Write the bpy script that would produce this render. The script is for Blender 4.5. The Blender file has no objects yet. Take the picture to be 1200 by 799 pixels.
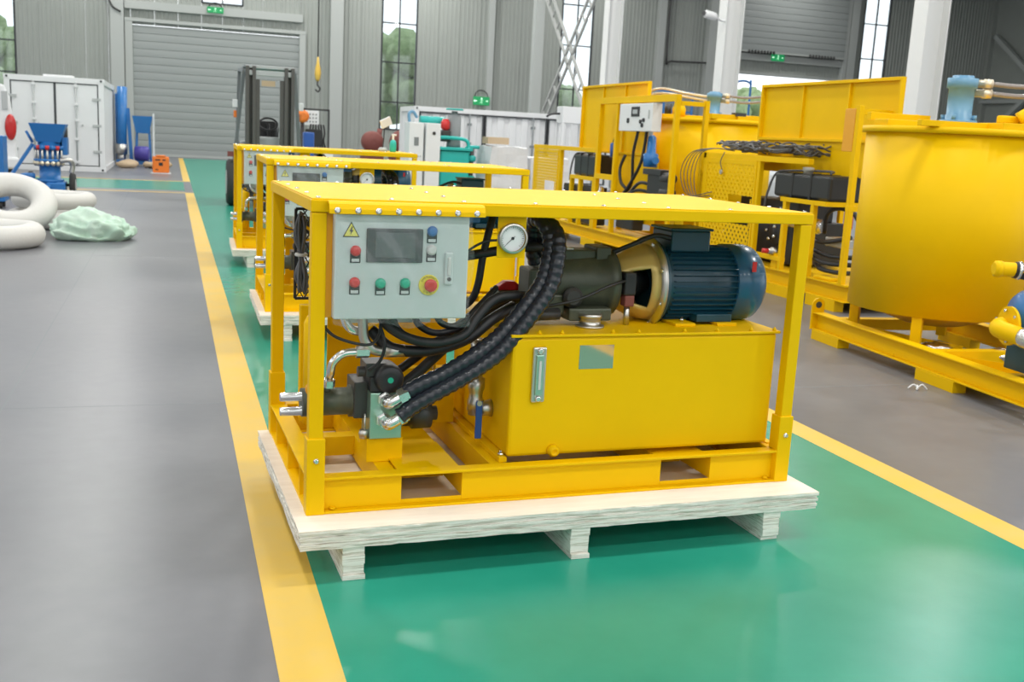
import bpy, bmesh, math, random
from mathutils import Vector, Matrix, noise
R_ = random.Random(7)
C = bpy.context.scene.collection
SC = bpy.context.scene

# ---------------------------------------------------------------- camera
def camera_axes(yaw, pitch, roll):
    fwd = Vector((math.sin(yaw)*math.cos(pitch), math.cos(yaw)*math.cos(pitch), -math.sin(pitch)))
    right = Vector((math.cos(yaw), -math.sin(yaw), 0))
    down = fwd.cross(right)
    r2 = math.cos(roll)*right - math.sin(roll)*down
    d2 = math.sin(roll)*right + math.cos(roll)*down
    return r2, -d2, -fwd
cam = bpy.data.cameras.new('camera')
cam.sensor_width = 36.0; cam.sensor_fit = 'HORIZONTAL'
cam.lens = 1221.35/1200*36.0
cam.clip_start = 0.05; cam.clip_end = 400
cam.dof.use_dof = True; cam.dof.focus_distance = 4.3; cam.dof.aperture_fstop = 5.0
cam_o = bpy.data.objects.new('camera', cam); C.objects.link(cam_o)
ax = camera_axes(0.3202, 0.1916, 0.0528)
m = Matrix((ax[0], ax[1], ax[2])).transposed().to_4x4()
m.translation = Vector((0, 0, 1.65))
cam_o.matrix_world = m
SC.camera = cam_o

# ---------------------------------------------------------------- world and light
w = bpy.data.worlds.new('overcast_sky'); SC.world = w; w.use_nodes = True
bg = w.node_tree.nodes['Background']
bg.inputs[0].default_value = (0.93, 0.97, 1.0, 1); bg.inputs[1].default_value = 1.85
SC.view_settings.view_transform = 'Standard'
SC.view_settings.look = 'None'
SC.view_settings.gamma = 1.0
SC.view_settings.use_curve_mapping = False
SC.view_settings.exposure = 0.03

def high_bay(x, y, z, power, col=(1.0, 0.985, 0.95)):      # round high-bay lamps in rows under the roof
    l = bpy.data.lights.new('high_bay_light', 'AREA'); l.shape = 'DISK'
    l.size = 1.1; l.energy = power; l.color = col
    o = bpy.data.objects.new('high_bay_light', l); C.objects.link(o); o.location = (x, y, z)
    return o
for sx, pw in ((-9.5, 160), (-2.6, 330), (4.3, 310), (11.2, 470), (20, 230), (32, 200)):
    for k in range(8): high_bay(sx, -14.2+9.0*k, 11.6, pw)

# ---------------------------------------------------------------- materials
def mat(name, col, rough=0.5, metal=0.0, coat=0.0, spec=0.5, noise_amt=0.0, noise_scale=8.0, bump=0.0, bump_scale=40.0,
        emit=None, emit_s=0.0, stretch=(1, 1, 1), col2=None, coords='Object'):
    mt = bpy.data.materials.new(name); mt.use_nodes = True
    nt = mt.node_tree; b = nt.nodes['Principled BSDF']
    b.inputs['Base Color'].default_value = (*col, 1)
    b.inputs['Roughness'].default_value = rough; b.inputs['Metallic'].default_value = metal
    b.inputs['Coat Weight'].default_value = coat; b.inputs['Specular IOR Level'].default_value = spec
    b.inputs['Coat Roughness'].default_value = 0.12
    if emit:
        b.inputs['Emission Color'].default_value = (*emit, 1); b.inputs['Emission Strength'].default_value = emit_s
    if noise_amt or bump or col2:
        tc = nt.nodes.new('ShaderNodeTexCoord'); mp = nt.nodes.new('ShaderNodeMapping')
        mp.inputs['Scale'].default_value = stretch
        nt.links.new(tc.outputs[coords], mp.inputs['Vector'])
    if noise_amt or col2:
        n = nt.nodes.new('ShaderNodeTexNoise'); n.inputs['Scale'].default_value = noise_scale; n.inputs['Detail'].default_value = 5
        n.inputs['Roughness'].default_value = 0.62
        nt.links.new(mp.outputs[0], n.inputs['Vector'])
        r = nt.nodes.new('ShaderNodeValToRGB')
        c2 = col2 if col2 else tuple(c*(1-noise_amt) for c in col)
        r.color_ramp.elements[0].position = 0.32; r.color_ramp.elements[1].position = 0.68
        r.color_ramp.elements[0].color = (*c2, 1); r.color_ramp.elements[1].color = (*col, 1)
        nt.links.new(n.outputs['Fac'], r.inputs['Fac']); nt.links.new(r.outputs['Color'], b.inputs['Base Color'])
    if bump:
        n2 = nt.nodes.new('ShaderNodeTexNoise'); n2.inputs['Scale'].default_value = bump_scale; n2.inputs['Detail'].default_value = 4
        nt.links.new(mp.outputs[0], n2.inputs['Vector'])
        bp = nt.nodes.new('ShaderNodeBump'); bp.inputs['Strength'].default_value = bump; bp.inputs['Distance'].default_value = 0.01
        nt.links.new(n2.outputs['Fac'], bp.inputs['Height']); nt.links.new(bp.outputs['Normal'], b.inputs['Normal'])
    return mt
M = {}
M['yellow'] = mat('yellow_paint', (0.88, 0.53, 0.0), 0.46, coat=0.0, spec=0.14, noise_amt=0.04, noise_scale=3.0, bump=0.03, bump_scale=60)
M['deep_yellow_and_shade'] = mat('orange_yellow_and_shade', (0.80, 0.36, 0.002), 0.4, coat=0.2)  # machine yellow with shade put into the colour; also the brass port
M['wood'] = mat('pallet_plywood', (0.88, 0.80, 0.70), 0.75, col2=(0.80, 0.71, 0.60), noise_scale=2.5, stretch=(1.2, 9, 9), bump=0.15, bump_scale=30)
M['plyedge'] = mat('plywood_edge', (0.88, 0.85, 0.78), 0.85, col2=(0.40, 0.35, 0.26), noise_scale=4.0, stretch=(1.5, 3, 45), bump=0.35, bump_scale=18)
for n_ in M['plyedge'].node_tree.nodes:
    if n_.type == 'VALTORGB': n_.color_ramp.elements[0].position = 0.30; n_.color_ramp.elements[1].position = 0.52
M['cabgrey'] = mat('cabinet_grey', (0.54, 0.60, 0.59), 0.42)
M['bezel'] = mat('display_bezel', (0.06, 0.068, 0.072), 0.4)
M['screen'] = mat('dark_screen', (0.12, 0.135, 0.14), 0.18)
M['black'] = mat('black_plastic', (0.018, 0.018, 0.02), 0.42)
M['rubber'] = mat('black_rubber', (0.013, 0.013, 0.015), 0.48)
M['hoseguard'] = mat('spiral_hose_guard', (0.018, 0.021, 0.030), 0.25)
M['steel'] = mat('zinc_steel', (0.60, 0.585, 0.55), 0.36, metal=1.0)
M['chrome'] = mat('bright_steel', (0.76, 0.76, 0.75), 0.26, metal=1.0)
M['darksteel'] = mat('dark_steel', (0.055, 0.055, 0.055), 0.4, metal=0.3)
M['olive'] = mat('olive_cast_iron', (0.085, 0.095, 0.065), 0.42, metal=0.2, noise_amt=0.3, noise_scale=9)
M['manifold'] = mat('anodised_manifold', (0.36, 0.55, 0.45), 0.28, metal=0.7)
M['motor'] = mat('motor_blue_green', (0.006, 0.055, 0.088), 0.36, coat=0.15)
M['motorfan'] = mat('motor_fan_cover', (0.010, 0.085, 0.17), 0.3, coat=0.3)
M['bell'] = mat('cast_bellhousing', (0.60, 0.44, 0.14), 0.40, metal=0.3)
M['red'] = mat('red_button', (0.62, 0.03, 0.03), 0.3)
M['green'] = mat('green_button', (0.02, 0.42, 0.26), 0.3)
M['blueb'] = mat('blue_button', (0.04, 0.16, 0.42), 0.3)
M['whiteb'] = mat('white_button', (0.62, 0.62, 0.60), 0.35)
M['plabel'] = mat('label_white', (0.55, 0.58, 0.58), 0.5)
M['signy'] = mat('warning_yellow', (0.72, 0.66, 0.10), 0.5)
M['estopy'] = mat('estop_yellow', (0.80, 0.68, 0.05), 0.45)
M['white'] = mat('white_paint', (0.80, 0.81, 0.82), 0.42)
M['whitec'] = mat('container_white', (0.78, 0.79, 0.80), 0.45, noise_amt=0.06, noise_scale=1.2)
M['seam'] = mat('rubber_seal', (0.05, 0.055, 0.06), 0.7)
M['bluem'] = mat('machine_blue', (0.020, 0.17, 0.48), 0.38, coat=0.2)
M['bluel'] = mat('light_blue_motor', (0.13, 0.30, 0.46), 0.4)
M['bluehandle'] = mat('valve_blue', (0.02, 0.09, 0.36), 0.35)
M['purple'] = mat('violet_motor', (0.07, 0.055, 0.33), 0.4)
M['teal'] = mat('teal_paint', (0.02, 0.45, 0.41), 0.4)
M['grey'] = mat('mid_grey', (0.22, 0.24, 0.25), 0.5)
M['lgrey'] = mat('light_grey', (0.45, 0.47, 0.47), 0.5)
M['tyre'] = mat('tyre_rubber', (0.035, 0.035, 0.033), 0.75, bump=0.4, bump_scale=30)
M['mast'] = mat('mast_steel', (0.10, 0.098, 0.092), 0.45, metal=0.4)
M['orange'] = mat('orange_plastic', (0.82, 0.20, 0.02), 0.45)
M['redlamp'] = mat('tail_lamp_red', (0.55, 0.03, 0.03), 0.2)
M['rust'] = mat('red_brown_primer', (0.20, 0.055, 0.045), 0.6)
M['duct'] = mat('white_duct_hose', (0.66, 0.65, 0.62), 0.5, bump=0.25, bump_scale=25)
M['sack'] = mat('pale_green_sack', (0.42, 0.63, 0.50), 0.42, col2=(0.60, 0.74, 0.64), noise_scale=2.2, bump=0.5, bump_scale=12)
M['film'] = None
M['wrap'] = mat('white_foam_wrap', (0.70, 0.71, 0.73), 0.45, bump=0.7, bump_scale=9)
M['card'] = mat('cardboard', (0.50, 0.38, 0.25), 0.8)
M['column'] = mat('column_white', (0.70, 0.71, 0.70), 0.5)
M['clad'] = mat('wall_cladding', (0.345, 0.37, 0.345), 0.45, noise_amt=0.06, noise_scale=0.7)
M['shutter'] = mat('shutter_steel', (0.30, 0.325, 0.32), 0.4)
M['cladframe'] = mat('flashing_grey', (0.42, 0.445, 0.43), 0.45)
M['darkframe'] = mat('window_frame_dark', (0.03, 0.035, 0.04), 0.5)
M['ceil'] = mat('roof_sheet', (0.55, 0.56, 0.55), 0.7)
M['exit'] = mat('exit_green', (0.01, 0.20, 0.06), 0.4, emit=(0.02, 0.75, 0.25), emit_s=0.25)
M['exitw'] = mat('exit_mark', (0.7, 1.0, 0.8), 0.4, emit=(0.6, 1.0, 0.7), emit_s=1.0)
M['lattice'] = mat('brace_grey', (0.40, 0.41, 0.40), 0.5)
M['leaf'] = mat('tree_foliage', (0.32, 0.42, 0.22), 0.7, col2=(0.16, 0.24, 0.10), noise_scale=3)
M['bark'] = mat('tree_bark', (0.12, 0.09, 0.06), 0.9)
M['asphalt'] = mat('yard_concrete', (0.42, 0.42, 0.40), 0.9)
M['lane'] = mat('green_epoxy', (0.014, 0.255, 0.170), 0.26, col2=(0.028, 0.315, 0.215), noise_scale=0.9, bump=0.02, bump_scale=14)
M['stripe'] = mat('yellow_floor_paint', (0.74, 0.47, 0.055), 0.45, col2=(0.66, 0.46, 0.12), noise_scale=2.2)
M['litter'] = mat('white_plastic_scrap', (0.85, 0.85, 0.85), 0.5)
M['fuel'] = mat('black_fuel_tank', (0.02, 0.02, 0.019), 0.4)
M['engine'] = mat('engine_black', (0.02, 0.02, 0.02), 0.5)
M['foil'] = mat('foil_wrap', (0.75, 0.75, 0.73), 0.25, metal=1.0, bump=1.0, bump_scale=40)
M['cable'] = mat('grey_cable', (0.10, 0.10, 0.105), 0.42)
M['clearhose'] = mat('smoky_hose', (0.30, 0.27, 0.26), 0.3)
M['brass'] = mat('pale_brass', (0.75, 0.66, 0.50), 0.3, metal=0.6)

def floor_material():
    mt = bpy.data.materials.new('polished_concrete'); mt.use_nodes = True
    nt = mt.node_tree; b = nt.nodes['Principled BSDF']
    tc = nt.nodes.new('ShaderNodeTexCoord')
    n1 = nt.nodes.new('ShaderNodeTexNoise'); n1.inputs['Scale'].default_value = 0.7; n1.inputs['Detail'].default_value = 6
    n2 = nt.nodes.new('ShaderNodeTexNoise'); n2.inputs['Scale'].default_value = 9.0; n2.inputs['Detail'].default_value = 4
    nt.links.new(tc.outputs['Object'], n1.inputs['Vector']); nt.links.new(tc.outputs['Object'], n2.inputs['Vector'])
    r1 = nt.nodes.new('ShaderNodeValToRGB')
    r1.color_ramp.elements[0].position = 0.3; r1.color_ramp.elements[0].color = (0.140, 0.144, 0.162, 1)
    r1.color_ramp.elements[1].position = 0.7; r1.color_ramp.elements[1].color = (0.200, 0.203, 0.220, 1)
    nt.links.new(n1.outputs['Fac'], r1.inputs['Fac'])
    r2 = nt.nodes.new('ShaderNodeValToRGB')
    r2.color_ramp.elements[0].color = (0.88, 0.88, 0.88, 1); r2.color_ramp.elements[1].color = (1.06, 1.06, 1.05, 1)
    nt.links.new(n2.outputs['Fac'], r2.inputs['Fac'])
    mx = nt.nodes.new('ShaderNodeMixRGB'); mx.blend_type = 'MULTIPLY'; mx.inputs[0].default_value = 1
    nt.links.new(r1.outputs[0], mx.inputs[1]); nt.links.new(r2.outputs[0], mx.inputs[2])
    nt.links.new(mx.outputs[0], b.inputs['Base Color'])
    rr = nt.nodes.new('ShaderNodeMapRange'); rr.inputs['To Min'].default_value = 0.26; rr.inputs['To Max'].default_value = 0.42
    nt.links.new(n1.outputs['Fac'], rr.inputs['Value']); nt.links.new(rr.outputs[0], b.inputs['Roughness'])
    return mt
M['floor'] = floor_material()
def film_material():
    mt = bpy.data.materials.new('clear_plastic_film'); mt.use_nodes = True
    nt = mt.node_tree; nt.nodes.remove(nt.nodes['Principled BSDF'])
    out = nt.nodes['Material Output']
    tr = nt.nodes.new('ShaderNodeBsdfTransparent'); tr.inputs[0].default_value = (0.97, 0.99, 0.99, 1)
    gl = nt.nodes.new('ShaderNodeBsdfGlossy'); gl.inputs['Roughness'].default_value = 0.22
    df = nt.nodes.new('ShaderNodeBsdfDiffuse'); df.inputs[0].default_value = (0.85, 0.9, 0.9, 1)
    fr = nt.nodes.new('ShaderNodeFresnel'); fr.inputs[0].default_value = 1.5
    m0 = nt.nodes.new('ShaderNodeMixShader'); m0.inputs[0].default_value = 0.05
    m1 = nt.nodes.new('ShaderNodeMixShader')
    nt.links.new(tr.outputs[0], m0.inputs[1]); nt.links.new(df.outputs[0], m0.inputs[2])
    nt.links.new(fr.outputs[0], m1.inputs[0]); nt.links.new(m0.outputs[0], m1.inputs[1]); nt.links.new(gl.outputs[0], m1.inputs[2])
    nt.links.new(m1.outputs[0], out.inputs[0])
    return mt
M['film'] = film_material()
def glass_material(name, tint):
    mt = bpy.data.materials.new(name); mt.use_nodes = True
    nt = mt.node_tree; nt.nodes.remove(nt.nodes['Principled BSDF'])
    out = nt.nodes['Material Output']
    tr = nt.nodes.new('ShaderNodeBsdfTransparent'); tr.inputs[0].default_value = (*tint, 1)
    gl = nt.nodes.new('ShaderNodeBsdfGlossy'); gl.inputs['Roughness'].default_value = 0.03
    m1 = nt.nodes.new('ShaderNodeMixShader'); m1.inputs[0].default_value = 0.07
    nt.links.new(tr.outputs[0], m1.inputs[1]); nt.links.new(gl.outputs[0], m1.inputs[2]); nt.links.new(m1.outputs[0], out.inputs[0])
    return mt
M['glass'] = glass_material('window_glass', (0.90, 0.93, 0.94))
def nameplate_material():
    mt = mat('reflective_nameplate', (0.50, 0.47, 0.38), 0.04, metal=1.0)
    return mt
M['nameplate'] = nameplate_material()

# ---------------------------------------------------------------- mesh helpers
def catmull(pts, sub=8):
    P = [Vector(p) for p in pts]
    if len(P) < 3: return P
    Q = [P[0]*2-P[1]] + P + [P[-1]*2-P[-2]]
    out = []
    for i in range(1, len(Q)-2):
        a, b, c, d = Q[i-1], Q[i], Q[i+1], Q[i+2]
        for k in range(sub):
            t = k/sub
            out.append(0.5*((2*b)+(c-a)*t+(2*a-5*b+4*c-d)*t*t+(3*b-a-3*c+d)*t**3))
    out.append(P[-1]); return out
class MB:
    def __init__(s): s.v = []; s.f = []; s.sm = []
    def add(s, vs, fs, smooth=False):
        n = len(s.v); s.v += [tuple(v) for v in vs]
        s.f += [tuple(i+n for i in f) for f in fs]; s.sm += [smooth]*len(fs); return s
    def box(s, x0, x1, y0, y1, z0, z1, M4=None):
        vs = [Vector((x, y, z)) for x in (x0, x1) for y in (y0, y1) for z in (z0, z1)]
        if M4 is not None: vs = [M4 @ v for v in vs]
        return s.add(vs, [(0,1,3,2), (4,6,7,5), (0,4,5,1), (2,3,7,6), (0,2,6,4), (1,5,7,3)])
    def bar(s, p0, p1, wx, wy, up=(0,0,1)):          # rectangular bar between two points
        p0, p1 = Vector(p0), Vector(p1); d = (p1-p0); L = d.length; d.normalize()
        u = Vector(up)
        if abs(d.dot(u)) > 0.98: u = Vector((0,1,0))
        x = d.cross(u).normalized(); y = x.cross(d)
        vs = [p + x*a*wx/2 + y*b*wy/2 for p in (p0, p1) for a in (-1, 1) for b in (-1, 1)]
        return s.add(vs, [(0,1,3,2), (4,6,7,5), (0,4,5,1), (2,3,7,6), (0,2,6,4), (1,5,7,3)])
    def lathe(s, p0, axis, prof, n=24, cap=True, smooth=True, skip=None, ref=None):
        p0 = Vector(p0); d = Vector(axis).normalized()
        u = Vector(ref) if ref else (Vector((0,0,1)) if abs(d.z) < 0.9 else Vector((1,0,0)))
        x = (u - d*u.dot(d)).normalized(); y = d.cross(x)
        vs = []; 
        for t, r in prof:
            for k in range(n):
                a = 2*math.pi*k/n
                vs.append(p0 + d*t + (x*math.cos(a)+y*math.sin(a))*r)
        fs = []
        for i in range(len(prof)-1):
            for k in range(n):
                if skip and skip(i, k): continue
                k2 = (k+1) % n
                fs.append((i*n+k, i*n+k2, (i+1)*n+k2, (i+1)*n+k))
        s.add(vs, fs, smooth)
        if cap:
            m = len(s.v)-len(vs)
            s.f.append(tuple(m+k for k in range(n))[::-1]); s.sm.append(False)
            s.f.append(tuple(m+(len(prof)-1)*n+k for k in range(n))); s.sm.append(False)
        return s
    def cyl(s, p0, p1, r0, r1=None, n=20, smooth=True, cap=True):
        p0, p1 = Vector(p0), Vector(p1); L = (p1-p0).length
        return s.lathe(p0, p1-p0, [(0, r0), (L, r0 if r1 is None else r1)], n, cap, smooth)
    def tube(s, pts, r, n=10, sub=8, rf=None, closed=False):
        P = catmull(pts, sub) if sub > 1 else [Vector(p) for p in pts]
        if rf:                                        # resample evenly for ribbed hoses
            step = rf[0]; Q = [P[0]]; acc = 0
            for a, b in zip(P, P[1:]):
                L = (b-a).length; t = step-acc
                while t <= L:
                    Q.append(a.lerp(b, t/L)); t += step
                acc = (acc+L) % step
            P = Q
        vs = []; m = len(P); t0 = (P[1]-P[0]).normalized()
        u = Vector((0,0,1)) if abs(t0.z) < 0.9 else Vector((1,0,0))
        x = (u - t0*u.dot(t0)).normalized()
        for i in range(m):
            if closed: t = (P[(i+1) % m]-P[i-1]).normalized()
            else: t = (P[min(i+1, m-1)]-P[max(i-1, 0)]).normalized()
            x = (x - t*x.dot(t)).normalized(); y = t.cross(x)
            rr = r*(rf[1] if rf and i % 4 in (0, 1) else 1)
            for k in range(n):
                a = 2*math.pi*k/n; vs.append(P[i]+(x*math.cos(a)+y*math.sin(a))*rr)
        fs = []
        for i in range(m if closed else m-1):
            j = (i+1) % m
            for k in range(n):
                k2 = (k+1) % n; fs.append((i*n+k, i*n+k2, j*n+k2, j*n+k))
        if not closed: fs += [tuple(range(n))[::-1], tuple((m-1)*n+k for k in range(n))]
        return s.add(vs, fs, True)
    def torus(s, c, R, r, n=40, k=14, M3=None, ripple=0):
        c = Vector(c); vs = []
        for i in range(n):
            a = 2*math.pi*i/n
            rr = r*(1+ripple*math.sin(a*3+1.3))
            for j in range(k):
                b = 2*math.pi*j/k
                p = Vector(((R+rr*math.cos(b))*math.cos(a), (R+rr*math.cos(b))*math.sin(a), rr*math.sin(b)))
                vs.append(c+(M3 @ p if M3 is not None else p))
        fs = [(i*k+j, ((i+1) % n)*k+j, ((i+1) % n)*k+(j+1) % k, i*k+(j+1) % k) for i in range(n) for j in range(k)]
        return s.add(vs, fs, True)
    def prism(s, poly, o, ux, uy, depth, smooth=False):     # polygon in the (ux,uy) plane at o, extruded along ux x uy
        o, ux, uy = Vector(o), Vector(ux), Vector(uy); w_ = ux.cross(uy).normalized()*depth
        n = len(poly); a = [o+ux*p[0]+uy*p[1] for p in poly]; b = [p+w_ for p in a]
        fs = [tuple(range(n))[::-1], tuple(range(n, 2*n))] + [(i, (i+1) % n, n+(i+1) % n, n+i) for i in range(n)]
        return s.add(a+b, fs, smooth)
    def sphere(s, c, r, n=14, sc=(1,1,1)):
        prof = [(-math.cos(math.pi*i/(n//2)), max(0.001, math.sin(math.pi*i/(n//2)))) for i in range(n//2+1)]
        k = len(s.v); s.lathe((0,0,0), (0,0,1), prof, n, False, True)
        s.v[k:] = [(c[0]+v[0]*r*sc[0], c[1]+v[1]*r*sc[1], c[2]+v[2]*r*sc[2]) for v in s.v[k:]]
        return s
    def perforated(s, o, ux, uy, nx, ny, pitch, hole, py=None):      # sheet of nx x ny cells each with a hole
        o, ux, uy = Vector(o), Vector(ux), Vector(uy)
        for i in range(nx):
            for j in range(ny):
                q = py or pitch; cx, cy = (i+.5+(.25 if j % 2 else -.25))*pitch, (j+.5)*q; h = pitch/2; g = q/2
                outer = [(h,0),(h,g),(0,g),(-h,g),(-h,0),(-h,-g),(0,-g),(h,-g)]
                inner = [(hole*math.cos(math.pi*k/4), hole*math.sin(math.pi*k/4)) for k in range(8)]
                vs = [o+ux*(cx+a)+uy*(cy+b) for a, b in outer+inner]
                s.add(vs, [(k, (k+1) % 8, 8+(k+1) % 8, 8+k) for k in range(8)])
        return s
    def mesh(s, name):
        me = bpy.data.meshes.new(name); me.from_pydata(s.v, [], s.f)
        me.polygons.foreach_set('use_smooth', s.sm); me.validate(); me.update()
        bm = bmesh.new(); bm.from_mesh(me); bmesh.ops.recalc_face_normals(bm, faces=bm.faces); bm.to_mesh(me); bm.free()
        return me
    def build(s, name, material, parent=None, bev=0.0, loc=None, rot=None, solid=0.0):
        me = s.mesh(name); me.materials.append(M[material])
        o = bpy.data.objects.new(name, me); C.objects.link(o)
        if parent is not None: o.parent = parent
        if loc is not None: o.location = loc
        if rot is not None: o.rotation_euler = rot
        if solid:
            sd = o.modifiers.new('thickness', 'SOLIDIFY'); sd.thickness = solid; sd.offset = 0
        if bev:
            bv = o.modifiers.new('edge', 'BEVEL'); bv.width = bev; bv.segments = 2; bv.limit_method = 'ANGLE'; bv.angle_limit = 0.7
            bv.harden_normals = False
        return o
def B(*a): return MB().box(*a)
def tag(o, label, cat, group=None):
    o['label'] = label; o['category'] = cat
    if group: o['group'] = group
    return o
def thing(name, label, cat, loc=(0,0,0), rz=0.0, group=None):
    o = bpy.data.objects.new(name, None); C.objects.link(o); o.location = loc; o.rotation_euler = (0,0,rz)
    o.empty_display_size = 0.1
    return tag(o, label, cat, group)
def struct(o): o['kind'] = 'structure'; return o
def instance(src, parent, loc, rot=None):
    o = src.copy(); C.objects.link(o); o.parent = parent; o.location = loc
    if rot is not None: o.rotation_euler = rot
    return o
def copy_tree(o, parent=None):
    c = o.copy(); C.objects.link(c); c.parent = parent
    for ch in list(o.children): copy_tree(ch, c)
    return c
def text_into(mb, body, size, o, ux, uy, depth=0.0008):
    cu = bpy.data.curves.new('lettering', 'FONT'); cu.body = body; cu.size = size; cu.align_x = 'CENTER'; cu.align_y = 'CENTER'
    cu.resolution_u = 2
    t = bpy.data.objects.new('lettering', cu); C.objects.link(t)
    bpy.context.view_layer.update()
    me = t.to_mesh()
    o, ux, uy = Vector(o), Vector(ux), Vector(uy)
    mb.add([o+ux*v.co.x+uy*v.co.y for v in me.vertices], [tuple(p.vertices) for p in me.polygons])
    t.to_mesh_clear(); bpy.data.objects.remove(t); bpy.data.curves.remove(cu)
# ================================================================= the setting
YB = 52.0
fl = struct(B(-40, 47, -25, YB+0.3, -0.2, 0.0).build('floor', 'floor'))
B(0.4916, 3.5375, -20, 50.0, 0.0, 0.0012).build('green_lane', 'lane', fl)
B(-9.0, 0.30, 26.7, 30.55, 0.0, 0.0012).build('green_lane', 'lane', fl)
B(0.2968, 0.4916, -20, 25.9, 0.0, 0.0016).build('yellow_line', 'stripe', fl)
B(0.2968, 0.4916, 30.7, 50.0, 0.0, 0.0016).build('yellow_line', 'stripe', fl)
B(3.5375, 3.717, -20, 50.0, 0.0, 0.0016).build('yellow_line', 'stripe', fl)
B(-9.0, 0.2968, 25.75, 25.95, 0.0, 0.0016).build('yellow_line', 'stripe', fl)
B(-9.0, 0.2968, 30.65, 30.85, 0.0, 0.0016).build('yellow_line', 'stripe', fl)
for a in ((-0.93, -0.922, -10, 25.7), (-6.5, -6.492, -10, 25.7), (8.0, 8.008, -10, 50)):
    B(a[0], a[1], a[2], a[3], 0.0, 0.0006).build('floor_joint', 'grey', fl)
for y in (1.2, 6.3, 13.5, 20.5):
    B(-30, 0.29, y, y+0.008, 0.0, 0.0006).build('floor_joint', 'grey', fl)
    B(3.72, 40, y, y+0.008, 0.0, 0.0006).build('floor_joint', 'grey', fl)
struct(B(-60, 100, YB+0.3, 160, -0.3, -0.05).build('yard_ground', 'asphalt'))

ceil = struct(B(-14, 47, -20, YB+0.3, 12.0, 12.15).build('ceiling', 'ceil'))

# --- back wall: corrugated cladding sheets around the openings
OPEN = [(-1.70, 5.90, 0, 5.85), (1.38, 3.25, 7.0, 9.2), (-8.4, -6.46, 2.2, 9.2), (9.75, 11.53, 1.75, 9.2),
        (19.0, 20.75, 2.2, 10.4), (27.9, 35.8, 0, 5.75), (37.0, 38.72, 3.4, 11.2)]
wall = struct(B(-14, -13.9, YB+0.05, YB+0.25, 0, 12).build('wall_back', 'cladframe'))
def sheet(x0, x1, z0, z1, y):
    mb = MB(); n = max(1, round((x1-x0)/0.2)); st = (x1-x0)/n
    xs = []
    for i in range(n):
        a = x0+i*st; xs += [(a, 0), (a+st*.62, 0), (a+st*.70, -.03), (a+st*.92, -.03)]
    xs.append((x1, 0))
    vs = [(x, y+d, z) for x, d in xs for z in (z0, z1)]
    vs += [(x0, y+.12, z0), (x0, y+.12, z1), (x1, y+.12, z0), (x1, y+.12, z1)]
    fs = [(2*i, 2*i+2, 2*i+3, 2*i+1) for i in range(len(xs)-1)]
    k = 2*len(xs); fs += [(k, k+2, k+3, k+1), (0, 1, k+1, k), (k-2, k-1, k+3, k+2)]
    return mb.add(vs, fs)
cuts = sorted(set([-13.9, 46.0] + [v for o in OPEN for v in o[:2]]))
xs = []
for a, b in zip(cuts, cuts[1:]):
    n = max(1, round((b-a)/1.0))
    xs += [(a+(b-a)*i/n, a+(b-a)*(i+1)/n) for i in range(n)]
for a, b in xs:
    mid = (a+b)/2; blocks = sorted((o[2], o[3]) for o in OPEN if o[0] < mid < o[1])
    z = 0.0; spans = []
    for z0, z1 in blocks:
        if z0 > z: spans.append((z, z0))
        z = max(z, z1)
    spans.append((z, 12.0))
    for z0, z1 in spans:
        sheet(a+0.006, b-0.006, z0, z1, YB).build('cladding_sheet', 'clad', wall)
# flashings and wall columns
for x0, x1, y0 in ((-2.55, -1.98, .35), (7.25, 7.85, .35), (15.1, 15.4, .25), (24.3, 24.7, .35), (27.2, 27.75, .45), (36.0, 36.5, .35)):
    B(x0, x1, YB-y0, YB, 0, 12).build('wall_column', 'cladframe', wall, bev=.01)
for x0, x1 in ((-1.95, 5.95), (27.75, 35.95)):
    B(x0, x1, YB-.25, YB, 6.5, 6.85).build('door_lintel_beam', 'cladframe', wall)
wr = struct(B(45.9, 46.0, 8, YB, 0, 12).build('wall_right', 'clad'))
for i in range(11):
    B(45.6, 45.9, YB-.3-4*i, YB-4*i, 0, 12).build('wall_column', 'clad', wr)
MB().bar((45.5, 51.2, 8.9), (45.5, 43.5, 3.2), .25, .25).build('diagonal_brace', 'cladframe', wr)
MB().bar((45.5, 43.6, 8.9), (45.5, 51.0, 3.2), .25, .25).build('diagonal_brace', 'cladframe', wr)
MB().bar((45.6, 8, 5.2), (45.6, 51.9, 5.2), .2, .2).build('wall_girt', 'cladframe', wr)
MB().tube([(24.9, YB-.3, 11), (24.9, YB-.3, 6.3), (25.2, YB-.3, 6.1), (27.3, YB-.35, 6.15)], .05, sub=4).build('conduit', 'darksteel', wall)
MB().tube([(-2.7, YB-.3, 9), (-2.75, YB-.3, 7.6), (-2.5, YB-.38, 6.6), (-2.1, YB-.4, 6.3)], .04, sub=6).build('conduit', 'darksteel', wall)
MB().tube([(18.0, YB-.1, 11), (17.75, YB-.1, 6.0), (17.7, YB-.1, 2.5)], .03, sub=4).build('conduit', 'darksteel', wall)

def banded_wall(name, a0, a1, lo, hi, along):  # unseen hall walls, their open bands shaped to control side light
    mb = MB()
    for z0, z1 in ((0, lo), (hi, 12)):
        mb.box(*((-14.2, -14.0, a0, a1) if along == 'y' else (a0, a1, -20.2, -20.0)), z0, z1)
    n = int((a1-a0)/6)
    for i in range(n+1):
        c_ = a0+(a1-a0-.4)*i/n
        mb.box(*((-14.2, -14.0, c_, c_+.4) if along == 'y' else (c_, c_+.4, -20.2, -20.0)), lo, hi)
    return struct(mb.build(name, 'clad'))
banded_wall('wall_left_unseen', -20, YB+.2, 3.5, 9.0, 'y')
banded_wall('wall_front_unseen', -14.2, 46.0, 4.8, 10.5, 'x')
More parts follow.
